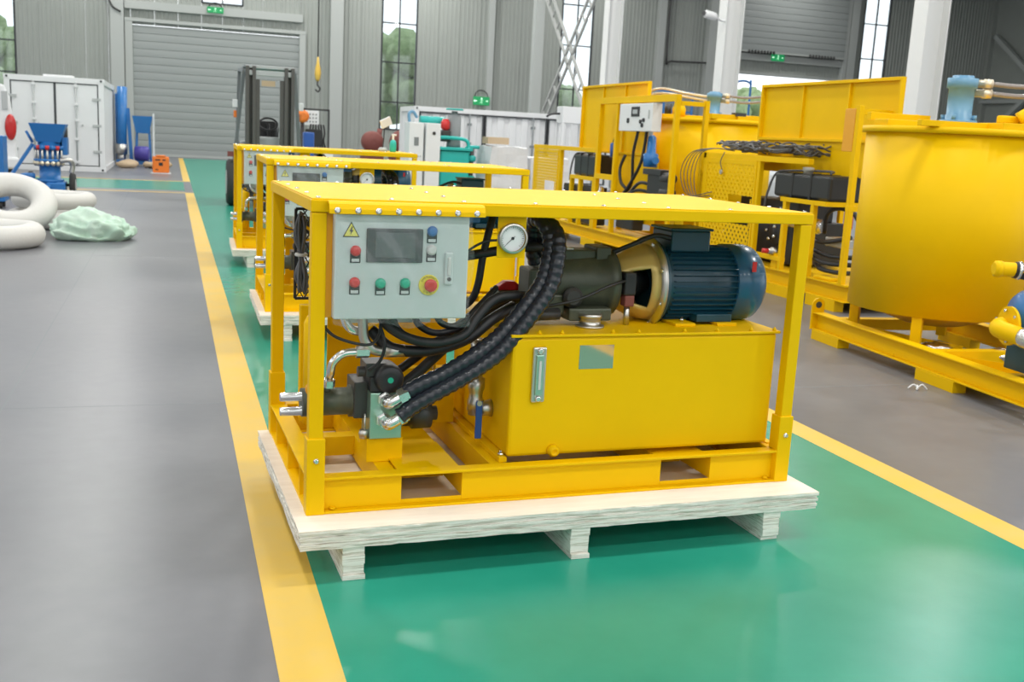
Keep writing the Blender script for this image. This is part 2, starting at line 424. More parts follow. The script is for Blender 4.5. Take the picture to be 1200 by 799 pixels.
# --- windows with mullions and panes
def window(name, x0, x1, z0, z1, nx, zs):
    fr = MB(); t = .07
    fr.box(x0, x0+t, YB-.04, YB+.08, z0, z1); fr.box(x1-t, x1, YB-.04, YB+.08, z0, z1)
    fr.box(x0, x1, YB-.04, YB+.08, z0, z0+t); fr.box(x0, x1, YB-.04, YB+.08, z1-t, z1)
    o = struct(fr.build(name, 'darkframe'))
    for i in range(1, nx):
        x = x0+(x1-x0)*i/nx; B(x-.03, x+.03, YB-.03, YB+.06, z0, z1).build('mullion', 'darkframe', o)
    for z in zs: B(x0, x1, YB-.03, YB+.06, z-.03, z+.03).build('mullion', 'darkframe', o)
    zz = [z0]+list(zs)+[z1]
    for i in range(nx):
        for a, b in zip(zz, zz[1:]):
            B(x0+(x1-x0)*i/nx+.03, x0+(x1-x0)*(i+1)/nx-.03, YB+.01, YB+.02, a+.03, b-.03).build('pane', 'glass', o)
window('window_1', -8.4, -6.46, 2.2, 9.2, 2, (3.4, 4.76, 6.6))
window('window_2', 1.38, 3.25, 7.0, 9.2, 2, (8.1,))
window('window_3', 9.75, 11.53, 1.75, 9.2, 2, (3.1, 5.0, 6.85))
window('window_4', 19.0, 20.75, 2.2, 10.4, 2, (4.3, 6.5, 8.5))
window('window_5', 37.0, 38.72, 3.4, 11.2, 2, (5.2, 7.1, 9.0))

# --- roller door, closed
d1 = MB(); d1.box(-1.95, -1.62, YB-.22, YB-.02, 0, 5.95); d1.box(5.82, 6.1, YB-.22, YB-.02, 0, 5.95); d1.box(-1.96, 6.11, YB-.23, YB-.01, 5.951, 6.1)
d1 = struct(d1.build('door_1', 'cladframe', bev=.01))
def slat(x0, x1, h):
    mb = MB(); pr = [(.012, 0), (-.014, .01), (-.018, h*.3), (-.020, h*.5), (-.018, h*.7), (-.014, h*.90), (.004, h*.93), (.012, h*.999)]
    return mb.prism([(p[0], p[1]) for p in pr], (x1, 0, 0), (0, 1, 0), (0, 0, 1), -(x1-x0))
h = 5.8/17
s0 = slat(-1.64, 5.84, h).build('slat', 'shutter', d1, loc=(0, YB-.08, 0))
s0.location = (0, YB-.08, 0.01)
for i in range(1, 17): instance(s0, d1, (0, YB-.08, 0.01+h*i))
B(-1.62, 5.82, YB-.13, YB-.05, 0.0, .10).build('bottom_bar', 'cladframe', d1)
# --- lifting door, raised clear of the opening
d2 = MB(); d2.box(27.78, 28.0, YB-.35, YB-.02, 0, 11.5); d2.box(35.7, 35.95, YB-.35, YB-.02, 0, 11.5); d2.box(28.0, 35.7, YB-.14, YB-.02, 5.75, 5.9)
d2 = struct(d2.build('door_2', 'cladframe', bev=.01))
s1 = slat(28.0, 35.7, .34).build('slat', 'shutter', d2); s1.location = (0, YB-.4, 7.0)
for i in range(1, 13): instance(s1, d2, (0, YB-.4, 7.0+.34*i))
B(28.0, 35.7, YB-.46, YB-.36, 6.9, 7.0).build('bottom_bar', 'cladframe', d2)
spring = MB()
for x in (29.6, 33.4):
    for k in range(9): spring.torus((x+.19*k, YB-.6, 6.92), .07, .03, 12, 6, Matrix.Rotation(math.pi/2, 3, 'Y'))
spring.build('door_spring', 'darksteel', d2)

# --- exit signs: green box, running figure, arrow
def exit_sign(x, z, wd, ht, label):
    t = thing('exit_sign', label, 'sign', (x, YB-.3, z))
    B(-wd/2, wd/2, -.03, .03, -ht/2, ht/2).build('sign_box', 'exit', t, bev=.01)
    s = ht; mk = MB()
    mk.lathe((0, -.032, s*.27), (0, -1, 0), [(0, s*.09), (.004, s*.09)], 10); mk.build('figure_head', 'exitw', t)
    for a, b, wdt in (((.0, .17), (-.03, -.08), .13), ((-.03, -.08), (.10, -.2), .09), ((.10, -.2), (.07, -.38), .08), ((-.03, -.08), (-.15, -.25), .09),
                      ((-.15, -.25), (-.3, -.27), .07), ((.0, .14), (.2, .05), .07), ((.0, .14), (-.2, .06), .07)):
        MB().bar((a[0]*s, -.034, a[1]*s), (b[0]*s, -.034, b[1]*s), .006, wdt*s, up=(0, 1, 0)).build('figure_limb', 'exitw', t)
    ax_ = wd*.34
    MB().bar((-ax_-.1*s, -.034, 0), (-ax_+.14*s, -.034, 0), .006, .1*s).build('arrow_shaft', 'exitw', t)
    MB().prism([(-.1*s, -.16*s), (-.1*s, .16*s), (-.3*s, 0)], (-ax_, -.031, 0), (1, 0, 0), (0, 0, 1), .004).build('arrow_head', 'exitw', t)
    MB().bar((ax_-.12*s, -.034, 0), (ax_+.12*s, -.034, 0), .006, .1*s).build('arrow_shaft', 'exitw', t)
    MB().tube([(-wd*.4, .03, ht*.5), (-wd*.3, .05, ht*1.0), (0, .1, ht*1.25), (wd*.3, .05, ht*1.0), (wd*.4, .03, ht*.5)], .03, 6, 4).build('hanger', 'darksteel', t)
exit_sign(1.98, 6.72, .72, .26, 'green exit sign above the closed grey roller door')
exit_sign(14.85, 3.42, .85, .42, 'green exit sign on the wall above the long white container')
exit_sign(31.57, 6.73, .8, .36, 'green exit sign above the open doorway with daylight')

# --- free-standing columns and the lattice wind brace
for i, y in enumerate((35.7, 27.2, 18.8)):
    cb = MB(); cb.box(14.72, 14.75, y-.22, y+.22, 0, 12); cb.box(15.25, 15.28, y-.22, y+.22, 0, 12); cb.box(14.75, 15.25, y-.02, y+.02, 0, 12)
    co = struct(cb.build('hall_column', 'column'))
    B(14.6, 15.4, y-.35, y+.35, 0, .04).build('base_plate', 'column', co)
br = MB()
for s_ in (1, -1):
    z_a, z_b = (8.6, 1.4) if s_ == 1 else (1.4, 8.6)
    a, b = Vector((15.0, 36.1, z_a)), Vector((15.0, 43.9, z_b)); n_ = Vector((0, -(b-a).z, (b-a).y)).normalized()*.26
    for k in (-1, 1): br.bar(a+n_*k, b+n_*k, .1, .09, up=(1, 0, 0))
    for k in range(14):
        p_ = a.lerp(b, (k+.5)/14); br.bar(p_-n_, p_+n_, .06, .06, up=(1, 0, 0))
bo = struct(br.build('lattice_brace', 'lattice'))
struct(MB().box(14.8, 15.2, 43.7, 44.1, 0, 12).build('hall_column', 'cladframe'))
sc_ = thing('security_camera', 'small white security camera bracketed to a white column', 'camera', (14.55, 27.0, 5.28))
MB().lathe((-.55, -.1, .02), (1, .2, -.15), [(0, .08), (.05, .11), (.35, .11), (.4, .09)], 14).build('housing', 'white', sc_)
MB().tube([(-.2, -.03, 0), (0, 0, -.1), (.17, .05, -.12)], .03, 8, 4).build('arm', 'white', sc_)
MB().lathe((-.57, -.104, .02), (-1, -.2, .15), [(0, .07), (.01, .07)], 14).build('lens', 'black', sc_)

# --- trees in the yard
def tree(x, y, hgt, rad, label):
    t = thing('tree', label, 'tree', (x, y, -.05), 0, 'trees in the yard')
    MB().tube([(0, 0, 0), (.1, 0, hgt*.3), (0, .1, hgt*.7)], .16, 8, 4).build('trunk', 'bark', t)
    cr = MB()
    for k in range(16):
        a = R_.uniform(0, 6.28); rr = rad*R_.uniform(.1, .75); zz = hgt*R_.uniform(.45, .92)
        r1 = rad*R_.uniform(.32, .5)
        n0 = len(cr.v); cr.sphere((math.cos(a)*rr, math.sin(a)*rr, zz), r1, 14)
        cr.v[n0:] = [tuple(Vector(v)+Vector(noise.noise_vector(Vector(v)*2.3))*r1*.35) for v in cr.v[n0:]]
    cr.build('crown', 'leaf', t)
for x, y, hg, rd, lb in ((36.5, 66, 5.2, 2.2, 'lower green tree in the yard seen through the open doorway'), (40.5, 68, 5.8, 2.3, 'taller green tree in the yard seen through the open doorway'),
        (12.0, 62, 7.2, 2.4, 'green tree outside the window left of the teal machine'), (14.6, 66, 6.6, 2.3, 'rounder tree outside that same window, further off'),
        (23.2, 64, 5.0, 2.2, 'green tree outside the window behind the lattice brace'), (-9.6, 64, 6.8, 2.4, 'pale tree outside the window above the white van')):
    tree(x, y, hg, rd, lb)
# ================================================================= hydraulic power unit (u = x along, v = y back, z up from frame foot)
L_, W_, H_ = 2.136, 1.1735, 1.195
def channel_x(x0, x1, y, s, h, fl_w, t=.010, holes=()):     # C channel along x, open toward -y when s=1
    mb = MB(); a, b = (y, y+fl_w) if s > 0 else (y-fl_w, y)
    mb.box(x0, x1, a, b, 0, t); mb.box(x0, x1, a, b, h-t, h)
    wy0 = y+s*fl_w*.55; wa, wb = min(wy0, wy0+s*.008), max(wy0, wy0+s*.008)
    cur = x0
    for hx0, hx1, hz0, hz1 in holes:
        mb.box(cur, hx0, wa, wb, t, h-t)
        mb.box(hx0, hx1, wa, wb, t, hz0); mb.box(hx0, hx1, wa, wb, hz1, h-t); cur = hx1
    mb.box(cur, x1, wa, wb, t, h-t)
    return mb
def make_unit():
    t = thing('hydraulic_power_unit', 'x', 'power unit')
    pockets = ((.374, .622, .027, .122), (1.515, 1.757, .027, .122))
    channel_x(.03, L_-.03, 0.0, 1, .145, .06, holes=pockets).build('front_rail', 'yellow', t, bev=.002)
    channel_x(.03, L_-.03, W_, -1, .145, .06, holes=pockets).build('rear_rail', 'yellow', t, bev=.002)
    for x0, x1, z0, z1 in pockets:
        mb = MB(); mb.box(x0-.006, x0, .04, W_-.04, z0, z1); mb.box(x1, x1+.006, .04, W_-.04, z0, z1)
        mb.box(x0, x1, .04, W_-.04, z1, z1+.006); mb.box(x0, x1, .30, W_-.30, z0-.006, z0)
        mb.build('fork_pocket', 'yellow', t)
    for s, x in ((1, 0.0), (-1, L_)):
        mb = MB(); a, b = (x, x+.075) if s > 0 else (x-.075, x)
        mb.box(a, b, .03, W_-.03, 0, .010); mb.box(a, b, .03, W_-.03, .135, .145)
        wx = x+s*.05; mb.box(min(wx, wx+s*.008), max(wx, wx+s*.008), .03, W_-.03, .01, .135)
        mb.build('end_rail', 'yellow', t, bev=.002)
        for y in (.22, .55, .92):
            g = MB(); g.box(min(x+s*.004, wx), max(x+s*.004, wx), y-.004, y+.004, .01, .135); g.build('gusset', 'yellow', t)
    # inner members of the base
    B(.300, .366, .05, W_-.05, .02, .125).build('cross_member', 'yellow', t, bev=.002)
    B(.76, .82, .05, W_-.05, .02, .130).build('cross_member', 'yellow', t, bev=.002)
    B(.366, .62, .06, .42, .130, .138).build('mounting_plate', 'yellow', t, bev=.002)
    B(.075, .30, .60, .68, .04, .125).build('cross_member', 'yellow', t, bev=.002)
    # posts, sleeves
    for px, py in ((0, 0), (L_, 0), (0, W_), (L_, W_)):
        sx = 1 if px == 0 else -1; sy = 1 if py == 0 else -1
        def bx(a, lo, hi): return B(min(px+sx*lo, px+sx*a), max(px+sx*lo, px+sx*a), min(py+sy*lo, py+sy*a), max(py+sy*lo, py+sy*a), 0, hi)
        b_ = B(min(px+sx*.004, px+sx*.058), max(px+sx*.004, px+sx*.058), min(py+sy*.004, py+sy*.058), max(py+sy*.004, py+sy*.058), .2, H_-.05)
        b_.build('post', 'yellow', t, bev=.004)
        sl = bx(.066, -.003, .30).build('post_sleeve', 'yellow', t, bev=.003)
        bo = MB(); bo.lathe((px+sx*.032, py-sy*.003, .215), (0, -sy, 0), [(0, .011), (.004, .011), (.005, .007), (.012, .007)], 10)
        bo.build('sleeve_bolt', 'chrome', sl)
        if py == 0:
            MB().lathe((px+sx*.10, .022, .012), (0, 0, 1), [(0, .012), (.008, .012)], 6).build('foot_bolt', 'yellow', sl)
    # top frame
    for y0 in (0, W_-.05): B(.0, L_, y0, y0+.05, 1.147, 1.192).build('top_rail', 'yellow', t, bev=.004)
    for x0 in (0, L_-.05): B(x0, x0+.05, .05, W_-.05, 1.147, 1.192).build('top_rail', 'yellow', t, bev=.004)
    B(0.55, .60, .05, W_-.05, 1.150, 1.190).build('roof_bearer', 'yellow', t)
    B(1.45, 1.50, .05, W_-.05, 1.150, 1.190).build('roof_bearer', 'yellow', t)
    rp = B(.004, L_-.004, .004, W_-.004, 1.192, 1.1965).build('roof_plate', 'yellow', t, bev=.001)
    rv = MB().lathe((0, 0, 0), (0, 0, 1), [(0, .010), (.004, .009), (.007, .004)], 8)
    rv = rv.build('rivet', 'chrome', rp); rv.location = (.03, .03, 1.1965)
    spots = [(.03, y) for y in (.30, .56, .82, 1.1)] + [(L_-.03, y) for y in (.03, .30, .56, .82, 1.1)]
    spots += [(x, .03) for x in (.3, .58, .87, 1.16, 1.45, 1.74)] + [(x, W_-.03) for x in (.3, .58, .87, 1.16, 1.45, 1.74)]
    spots += [(.575, y) for y in (.3, .56, .82)] + [(1.475, y) for y in (.3, .56, .82)]
    for x, y in spots: instance(rv, rp, (x, y, 1.1965))
    # hood over the cabinet
    prof = [(.0, 1.191), (-.030, 1.190), (-.046, 1.182), (-.055, 1.164), (-.057, 1.147), (-.051, 1.147), (-.046, 1.165), (-.036, 1.180), (0, 1.184)]
    mb = MB(); n = 14
    for i in range(n):
        pass
    hd = MB().prism([(y, z) for y, z in prof], (.056, 0, 0), (0, 1, 0), (0, 0, 1), .585).build('hood_flap', 'yellow', t, bev=.002)
    for i in range(8):
        x = .085+i*.0745
        MB().lathe((x, -.0545, 1.160), (0, -1, .1), [(0, .012), (.003, .012), (.004, .008), (.009, .007)], 10).build('hood_bolt', 'chrome', hd)
    # control cabinet
    cb = B(.082, .588, -.030, .17, .760, 1.150).build('control_cabinet', 'cabgrey', t, bev=.006)
    yf = -.030
    B(.060, .082, .02, .055, .76, 1.147).build('cabinet_bracket', 'deep_yellow_and_shade', t)  # same yellow, darkened in colour for the shade beside the cabinet
    B(.196, .408, yf-.008, yf, .972, 1.097).build('display_bezel', 'bezel', cb, bev=.004)
    B(.228, .378, yf-.0095, yf-.007, .990, 1.082).build('display_screen', 'screen', cb, bev=.001)
    def button(x, z, matn, r=.0165):
        B(x-.019, x+.019, yf-.003, yf, z-.044, z-.004).build('button_plate', 'black', cb)
        B(x-.014, x+.014, yf-.0042, yf-.002, z-.040, z-.029).build('button_label', 'plabel', cb)
        MB().lathe((x, yf-.002, z), (0, -1, 0), [(0, r+.003), (.006, r+.003), (.007, r), (.012, r), (.015, r*.9), (.016, r*.5)], 18).build('push_button', matn, cb)
    for x, z, mm in ((.157, 1.014, 'red'), (.442, 1.090, 'blueb'), (.442, 1.020, 'whiteb'), (.156, .898, 'red'), (.252, .895, 'green'), (.345, .896, 'green')):
        button(x, z, mm)
    ring = MB().lathe((.436, yf, .889), (0, -1, 0), [(0, .039), (.004, .039), (.005, .037)], 28).build('estop_plate', 'estopy', cb)
    st = MB()
    for word, a0, a1 in (('EMERGENCY', 150, 30), ('STOP', 232, 308)):
        for i, ch in enumerate(word):
            a = math.radians(a0+(a1-a0)*i/(len(word)-1))
            rd = Vector((math.cos(a), 0, math.sin(a))); up = rd if a0 < 200 else -rd
            text_into(st, ch, .011, Vector((.436, yf-.0058, .889))+rd*.031, (up.z, 0, -up.x), up)
    st.build('estop_lettering', 'black', cb)
    MB().lathe((.440, yf-.004, .889), (0, -1, 0), [(0, .016), (.008, .016), (.009, .024), (.018, .024), (.021, .021), (.022, .010)], 22).build('estop_knob', 'red', cb)
    wt = MB(); tri = [(-.031, -.027), (.031, -.027), (0, .029)]
    wt.prism(tri, (.140, yf-.001, 1.090), (1, 0, 0), (0, 0, 1), .001); wt.build('warning_sign_edge', 'black', cb)
    MB().prism([(p[0]*.82, p[1]*.82-.001) for p in tri], (.140, yf-.0025, 1.090), (1, 0, 0), (0, 0, 1), .001).build('warning_sign', 'signy', cb)
    MB().prism([(.002, .015), (-.007, -.003), (-.001, -.003), (-.004, -.017), (.007, .002), (.001, .002), (.005, .015)], (.140, yf-.004, 1.087), (1, 0, 0), (0, 0, 1), .001).build('warning_bolt', 'black', cb)
    lt = MB(); lt.box(.494, .527, yf-.012, yf, .890, 1.012); lt.build('door_latch', 'cabgrey', cb, bev=.010)
    MB().box(.503, .516, yf-.018, yf-.010, .925, .995).build('latch_lever', 'whiteb', cb, bev=.005)
    MB().lathe((.512, yf-.012, .912), (0, -1, 0), [(0, .008), (.004, .007)], 12).build('latch_lock', 'darksteel', cb)
    MB().box(.586, .598, .0, .05, 1.118, 1.142).build('cabinet_tag', 'blueb', cb)
    B(.60, .67, .10, .12, 1.115, 1.14).build('blue_clip', 'blueb', t)
    # clear film hung over the front
    fm = MB(); nx, nz = 36, 22; vs = []
    for i in range(nx+1):
        for j in range(nz+1):
            x = .074+.52*i/nx; z = .742+.405*j/nz
            hang = (1-j/nz)
            y = -.049-.010*hang*math.sin(x*38+z*9)*.6-.022*abs(noise.noise(Vector((x*9+z*6, z*3, 3.1))))-.006*hang*abs(math.sin(x*52-z*30))
            x2 = x+(.006*math.sin(z*21) if i in (0, nx) else 0); z2 = z+(.010*math.sin(x*31) if j == 0 else 0)
            vs.append((x2, y-.012, z2))
    fs = [(i*(nz+1)+j, (i+1)*(nz+1)+j, (i+1)*(nz+1)+j+1, i*(nz+1)+j+1) for i in range(nx) for j in range(nz)]
    fm.add(vs, fs, True).build('plastic_film', 'film', t)
    # pressure gauge on its yellow plate
    gp = B(.728, .845, .050, .056, .985, 1.150).build('gauge_plate', 'yellow', t, bev=.002)
    MB().lathe((.786, .050, 1.062), (0, -1, 0), [(0, .058), (.012, .060), (.022, .060), (.026, .056), (.026, .050)], 32, cap=False).build('gauge_bezel', 'steel', gp)
    MB().lathe((.786, .046, 1.062), (0, -1, 0), [(0, .051), (.008, .051)], 32).build('gauge_dial', 'white', gp)
    gm = MB()
    for i in range(25):
        a = math.radians(225-270*i/24); r0 = .038 if i % 4 == 0 else .042
        gm.bar((.786+r0*math.cos(a), .0375, 1.062+r0*math.sin(a)), (.786+.046*math.cos(a), .0375, 1.062+.046*math.sin(a)), .001, .0018, up=(0, 1, 0))
    gm.bar((.786+.012*math.cos(.75), .036, 1.062+.012*math.sin(.75)), (.786-.036*math.cos(.75), .036, 1.062-.036*math.sin(.75)), .001, .003, up=(0, 1, 0))
    gm.lathe((.786, .038, 1.062), (0, -1, 0), [(0, .006), (.004, .006)], 12)
    gm.build('gauge_marks', 'black', gp)
    # oil tank
    tk = B(.835, 2.085, .105, .92, .150, .655).build('oil_tank', 'yellow', t, bev=.014)
    B(.825, 2.095, .095, .93, .655, .667).build('tank_lid', 'yellow', tk, bev=.003)
    fl_ = MB(); fl_.box(.80, .835, .105, .90, .130, .152); fl_.box(2.085, 2.10, .105, .90, .130, .152); fl_.box(.835, 2.085, .20, .90, .128, .15)
    fl_.build('tank_foot', 'yellow', tk, bev=.002)
    for y in (.135, .86): MB().lathe((.818, y, .152), (0, 0, 1), [(0, .014), (.010, .014), (.011, .008), (.022, .008)], 6).build('tank_bolt', 'chrome', tk)
    for x in (.95, 1.05, 1.28, 1.40, 1.62, 1.78, 1.95, 2.07):
        MB().lathe((x, .110, .667), (0, 0, 1), [(0, .010), (.008, .010), (.009, .005), (.015, .005)], 6).build('lid_stud', 'yellow', tk)
    MB().lathe((1.035, .106, .172), (0, -1, 0), [(0, .026), (.018, .026), (.022, .020), (.032, .020), (.033, .010), (.026, .009)], 16).build('drain_plug', 'yellow', tk)
    lv = B(.921, .981, .090, .104, .384, .616).build('level_gauge', 'steel', tk, bev=.012)
    B(.934, .968, .083, .091, .415, .585).build('sight_glass', 'manifold', tk, bev=.006)
    B(.946, .956, .080, .084, .44, .56).build('sight_tube', 'whiteb', tk)
    for z in (.400, .600): MB().lathe((.951, .090, z), (0, -1, 0), [(0, .013), (.008, .013), (.010, .008)], 14).build('gauge_bolt', 'chrome', tk)
    B(1.131, 1.287, .1035, .1055, .517, .618).build('nameplate', 'nameplate', tk)
    # motor, bell housing, pump on the lid
    ay, az = .42, .838
    mo = MB().lathe((1.60, ay, az), (1, 0, 0), [(0, .150), (.02, .158), (.36, .158), (.37, .15)], 48).build('motor_body', 'motor', t)
    fn = MB()
    for k in range(40):
        a = 2*math.pi*k/40
        if abs(math.sin(a)-1) < .03: continue
        d = Vector((0, math.cos(a), math.sin(a))); s_ = Vector((0, -math.sin(a), math.cos(a)))*.0022
        c_ = Vector((0, ay, az)); p = [c_+d*.152-s_, c_+d*.152+s_, c_+d*.176+s_*.6, c_+d*.176-s_*.6]
        vs = [Vector((1.635, 0, 0))+q for q in p]+[Vector((1.955, 0, 0))+q for q in p]
        fn.add(vs, [(0,1,2,3), (7,6,5,4), (0,4,5,1), (1,5,6,2), (2,6,7,3), (3,7,4,0)])
    fn.build('cooling_fins', 'motor', mo)
    MB().lathe((1.955, ay, az), (1, 0, 0), [(0, .168), (.004, .178), (.10, .178), (.135, .170), (.158, .150), (.170, .115), (.175, .06), (.176, .01)], 40).build('fan_cover', 'motorfan', mo)
    B(2.013, 2.035, .243, .246, .91, .955).build('red_sticker', 'red', mo)
    MB().lathe((1.575, ay, az), (1, 0, 0), [(0, .19), (.03, .19), (.035, .165)], 40).build('motor_flange', 'motor', mo)
    B(1.64, 1.835, ay-.095, ay+.095, .985, 1.080).build('terminal_box', 'motor', mo, bev=.008)
    B(1.632, 1.843, ay-.103, ay+.103, 1.080, 1.092).build('terminal_lid', 'motor', mo, bev=.004)
    for x in (1.85,):
        B(x-.09, x+.09, ay-.16, ay-.09, .680, .715).build('motor_foot', 'motor', mo, bev=.004)
        B(x-.09, x+.09, ay+.09, ay+.16, .680, .715).build('motor_foot', 'motor', mo, bev=.004)
        MB().lathe((x-.15, ay-.13, .682), (0, 0, 1), [(0, .012), (.01, .012), (.011, .006), (.018, .006)], 6).build('foot_bolt', 'chrome', mo)
    for x in (1.69, 1.90): B(x-.05, x+.05, ay-.19, ay+.19, .667, .680).build('motor_pad', 'yellow', t, bev=.002)
    # bell housing with the coupling window facing front
    n = 48
    prof = [(0, .108), (.03, .114), (.055, .126), (.09, .143), (.13, .158), (.175, .168)]
    def skip(i, k):
        a = (k+.5)/n*360.0
        return 1 <= i <= 3 and 58 <= a <= 124      # measured from the top toward the viewer
    bl = MB().lathe((1.395, ay, az), (1, 0, 0), prof, n, cap=False, skip=skip, ref=(0, 0, 1)).build('bell_housing', 'bell', t, solid=.012)
    MB().lathe((1.565, ay, az), (1, 0, 0), [(0, .12), (0.0005, .205), (.018, .205), (.019, .12)], 40, cap=False).build('bell_flange', 'steel', bl)
    for k in range(8):
        a = math.pi/8+k*math.pi/4
        MB().lathe((1.565, ay+.19*math.cos(a), az+.19*math.sin(a)), (-1, 0, 0), [(0, .009), (.008, .009)], 6).build('flange_bolt', 'chrome', bl)
    MB().lathe((1.40, ay, az), (1, 0, 0), [(0, .045), (.06, .045), (.061, .065), (.13, .065), (.131, .04), (.18, .04)], 24).build('coupling', 'black', bl)
    pm = MB(); pm.lathe((1.04, ay, az), (1, 0, 0), [(0, .10), (.02, .118), (.13, .122), (.30, .135), (.305, .150), (.345, .150), (.355, .115)], 32)
    pm = pm.build('pump_body', 'olive', t)
    q = MB(); q.box(1.10, 1.30, ay-.06, ay+.06, .92, .985); q.box(1.29, 1.36, ay-.075, ay+.075, .93, 1.0); q.build('pump_top_block', 'olive', pm, bev=.008)
    q = MB(); q.box(1.14, 1.34, ay-.16, ay-.06, .690, .745); q.box(1.05, 1.13, ay-.13, ay+.05, .715, .80); q.build('pump_port_block', 'olive', pm, bev=.008)
    B(.985, 1.04, ay-.07, ay+.07, .77, .90).build('pump_end_cover', 'olive', pm, bev=.01)
    MB().lathe((1.16, ay-.135, .79), (0, -1, 0), [(0, .045), (.012, .045), (.014, .03), (.02, .03)], 20).build('pump_port_cap', 'darksteel', pm)
    B(1.13, 1.19, ay-.05, ay+.05, .985, .99).build('pump_plate', 'white', pm)
    MB().lathe((1.235, ay-.17, .667), (0, 0, 1), [(0, .062), (.010, .062), (.011, .045), (.04, .045), (.042, .05), (.06, .05)], 24).build('suction_flange', 'steel', t)
    MB().cyl((1.10, ay-.14, .72), (.96, ay-.14, .715), .026).build('suction_stub', 'darksteel', t)
    # small sensor on a post
    sp = MB().cyl((1.425, .29, .667), (1.425, .29, .75), .013).build('sensor_post', 'steel', t)
    B(1.402, 1.448, .265, .315, .75, .80).build('sensor_collar', 'rust', sp, bev=.006)
    B(1.395, 1.45, .26, .32, .80, .90).build('sensor_plug', 'black', sp, bev=.008)
    MB().tube([(1.40, .27, .865), (1.30, .23, .845), (1.15, .21, .79), (1.0, .24, .755)], .007, 8).build('sensor_cable', 'rubber', sp)
    MB().tube([(1.645, .34, 1.045), (1.56, .34, 1.055), (1.45, .35, 1.01), (1.33, .42, .94), (1.25, .52, .86)], .011, 8).build('motor_cable', 'rubber', t)
    # spiral-guarded pressure hoses
    ha = [(.385, .125, .425), (.45, .12, .463), (.554, .12, .509), (.658, .12, .569), (.776, .15, .640), (.847, .165, .705), (.909, .175, .776), (.979, .19, .869), (1.007, .2, .975), (1.012, .22, 1.06), (.99, .26, 1.112), (.985, .33, 1.10), (1.0, .38, 1.0), (1.03, .40, .92)]
    hb = [(.375, .105, .345), (.447, .10, .399), (.55, .10, .454), (.654, .10, .511), (.773, .12, .582), (.845, .13, .652), (.925, .14, .744), (1.005, .155, .854), (1.035, .17, .978), (1.04, .20, 1.06), (1.02, .26, 1.105), (1.02, .33, 1.08), (1.06, .36, .98)]
    MB().tube(ha, .031, 14, 10, rf=(.0085, 1.10)).build('pressure_hose', 'hoseguard', t)
    MB().tube(hb, .031, 14, 10, rf=(.0085, 1.10)).build('pressure_hose', 'hoseguard', t)
    # smooth return hoses under and behind the cabinet
    hoses = [([(.30, .20, .76), (.33, .16, .70), (.42, .15, .648), (.53, .15, .63), (.64, .15, .66), (.70, .17, .73), (.78, .19, .80), (.88, .22, .808), (1.0, .30, .79)], .020),
             ([(.28, .24, .67), (.36, .2, .60), (.52, .2, .590), (.67, .2, .635), (.78, .22, .71), (.90, .3, .75)], .024),
             ([(.36, .22, .77), (.37, .2, .69), (.44, .19, .635), (.56, .19, .618), (.70, .22, .68), (.82, .32, .70)], .016),
             ([(.44, .20, .77), (.46, .19, .70), (.54, .2, .66), (.66, .24, .68), (.8, .34, .74), (.95, .42, .78)], .014),
             ([(.52, .20, .77), (.56, .20, .70), (.64, .22, .69), (.74, .27, .76), (.84, .36, .82)], .013),
             ([(.40, .30, .40), (.50, .32, .47), (.62, .36, .56), (.74, .40, .64), (.86, .46, .72), (1.0, .5, .76)], .022),
             ([(.40, .34, .46), (.52, .38, .53), (.66, .42, .62), (.8, .48, .70)], .018),
             ([(.60, .30, .955), (.70, .30, .963), (.85, .30, .988), (1.0, .32, 1.0), (1.06, .38, .96)], .020),
             ([(.80, .32, 1.14), (.775, .30, 1.06), (.755, .30, .96), (.742, .31, .84), (.72, .33, .77), (.66, .35, .72)], .016),
             ([(.60, .16, .95), (.63, .12, 1.0), (.69, .1, 1.04), (.74, .08, 1.05)], .005)]
    for pts, r in hoses: MB().tube(pts, r, 12, 8).build('hose', 'rubber', t)
    MB().tube([(.05, .06, .73), (.11, .05, .678), (.226, .06, .645), (.28, .10, .67), (.30, .15, .74)], .006, 8).build('signal_cable', 'rubber', t)
    MB().tube([(.30, .16, .70), (.315, .14, .63), (.30, .15, .56), (.26, .17, .52)], .007, 8).build('signal_cable', 'rubber', t)
    # valve block on a pedestal
    pd = B(.272, .42, .22, .36, .126, .225).build('valve_pedestal', 'yellow', t, bev=.002)
    vb = B(.278, .408, .20, .36, .228, .418).build('valve_block', 'manifold', t, bev=.003)
    for z in (.345, .425):
        e = MB(); e.lathe((.335 if z > .4 else .33, .20, z-.03 if z > .4 else z-.035), (0, -1, 0), [(0, .032), (.018, .032), (.019, .026), (.06, .026)], 6, smooth=False)
        zz = z-.03 if z > .4 else z-.035
        e.tube([(.333, .145, zz), (.335, .118, zz+.002), (.35, .110, zz+.012), (.385, .112, zz+.032)], .024, 12, 6)
        e.lathe((.372, .112, zz+.024), (1, .0, .48), [(0, .033), (.028, .033), (.029, .028), (.04, .028)], 6, smooth=False)
        e.build('elbow_fitting', 'chrome', vb)
    ac = MB(); ac.lathe((.352, .30, .475), (0, -1, 0), [(0, .060), (.10, .060), (.12, .052), (.125, .03)], 24); ac.box(.278, .40, .21, .36, .42, .48)
    ac.build('valve_actuator', 'black', vb, bev=.003)
    MB().lathe((.352, .178, .475), (0, -1, 0), [(0, .012), (.004, .012)], 12).build('actuator_mark', 'green', vb)
    q = MB(); q.box(.262, .345, .22, .34, .48, .535); q.lathe((.235, .26, .495), (1, 0, 0), [(0, .022), (.05, .022), (.051, .028), (.08, .028)], 14); q.build('solenoid_valve', 'darksteel', vb, bev=.004)
    q = MB(); q.lathe((.42, .30, .30), (1, 0, 0), [(0, .05), (.05, .05), (.052, .062), (.13, .062), (.131, .03), (.16, .03)], 20); q.build('relief_valve', 'darksteel', vb)
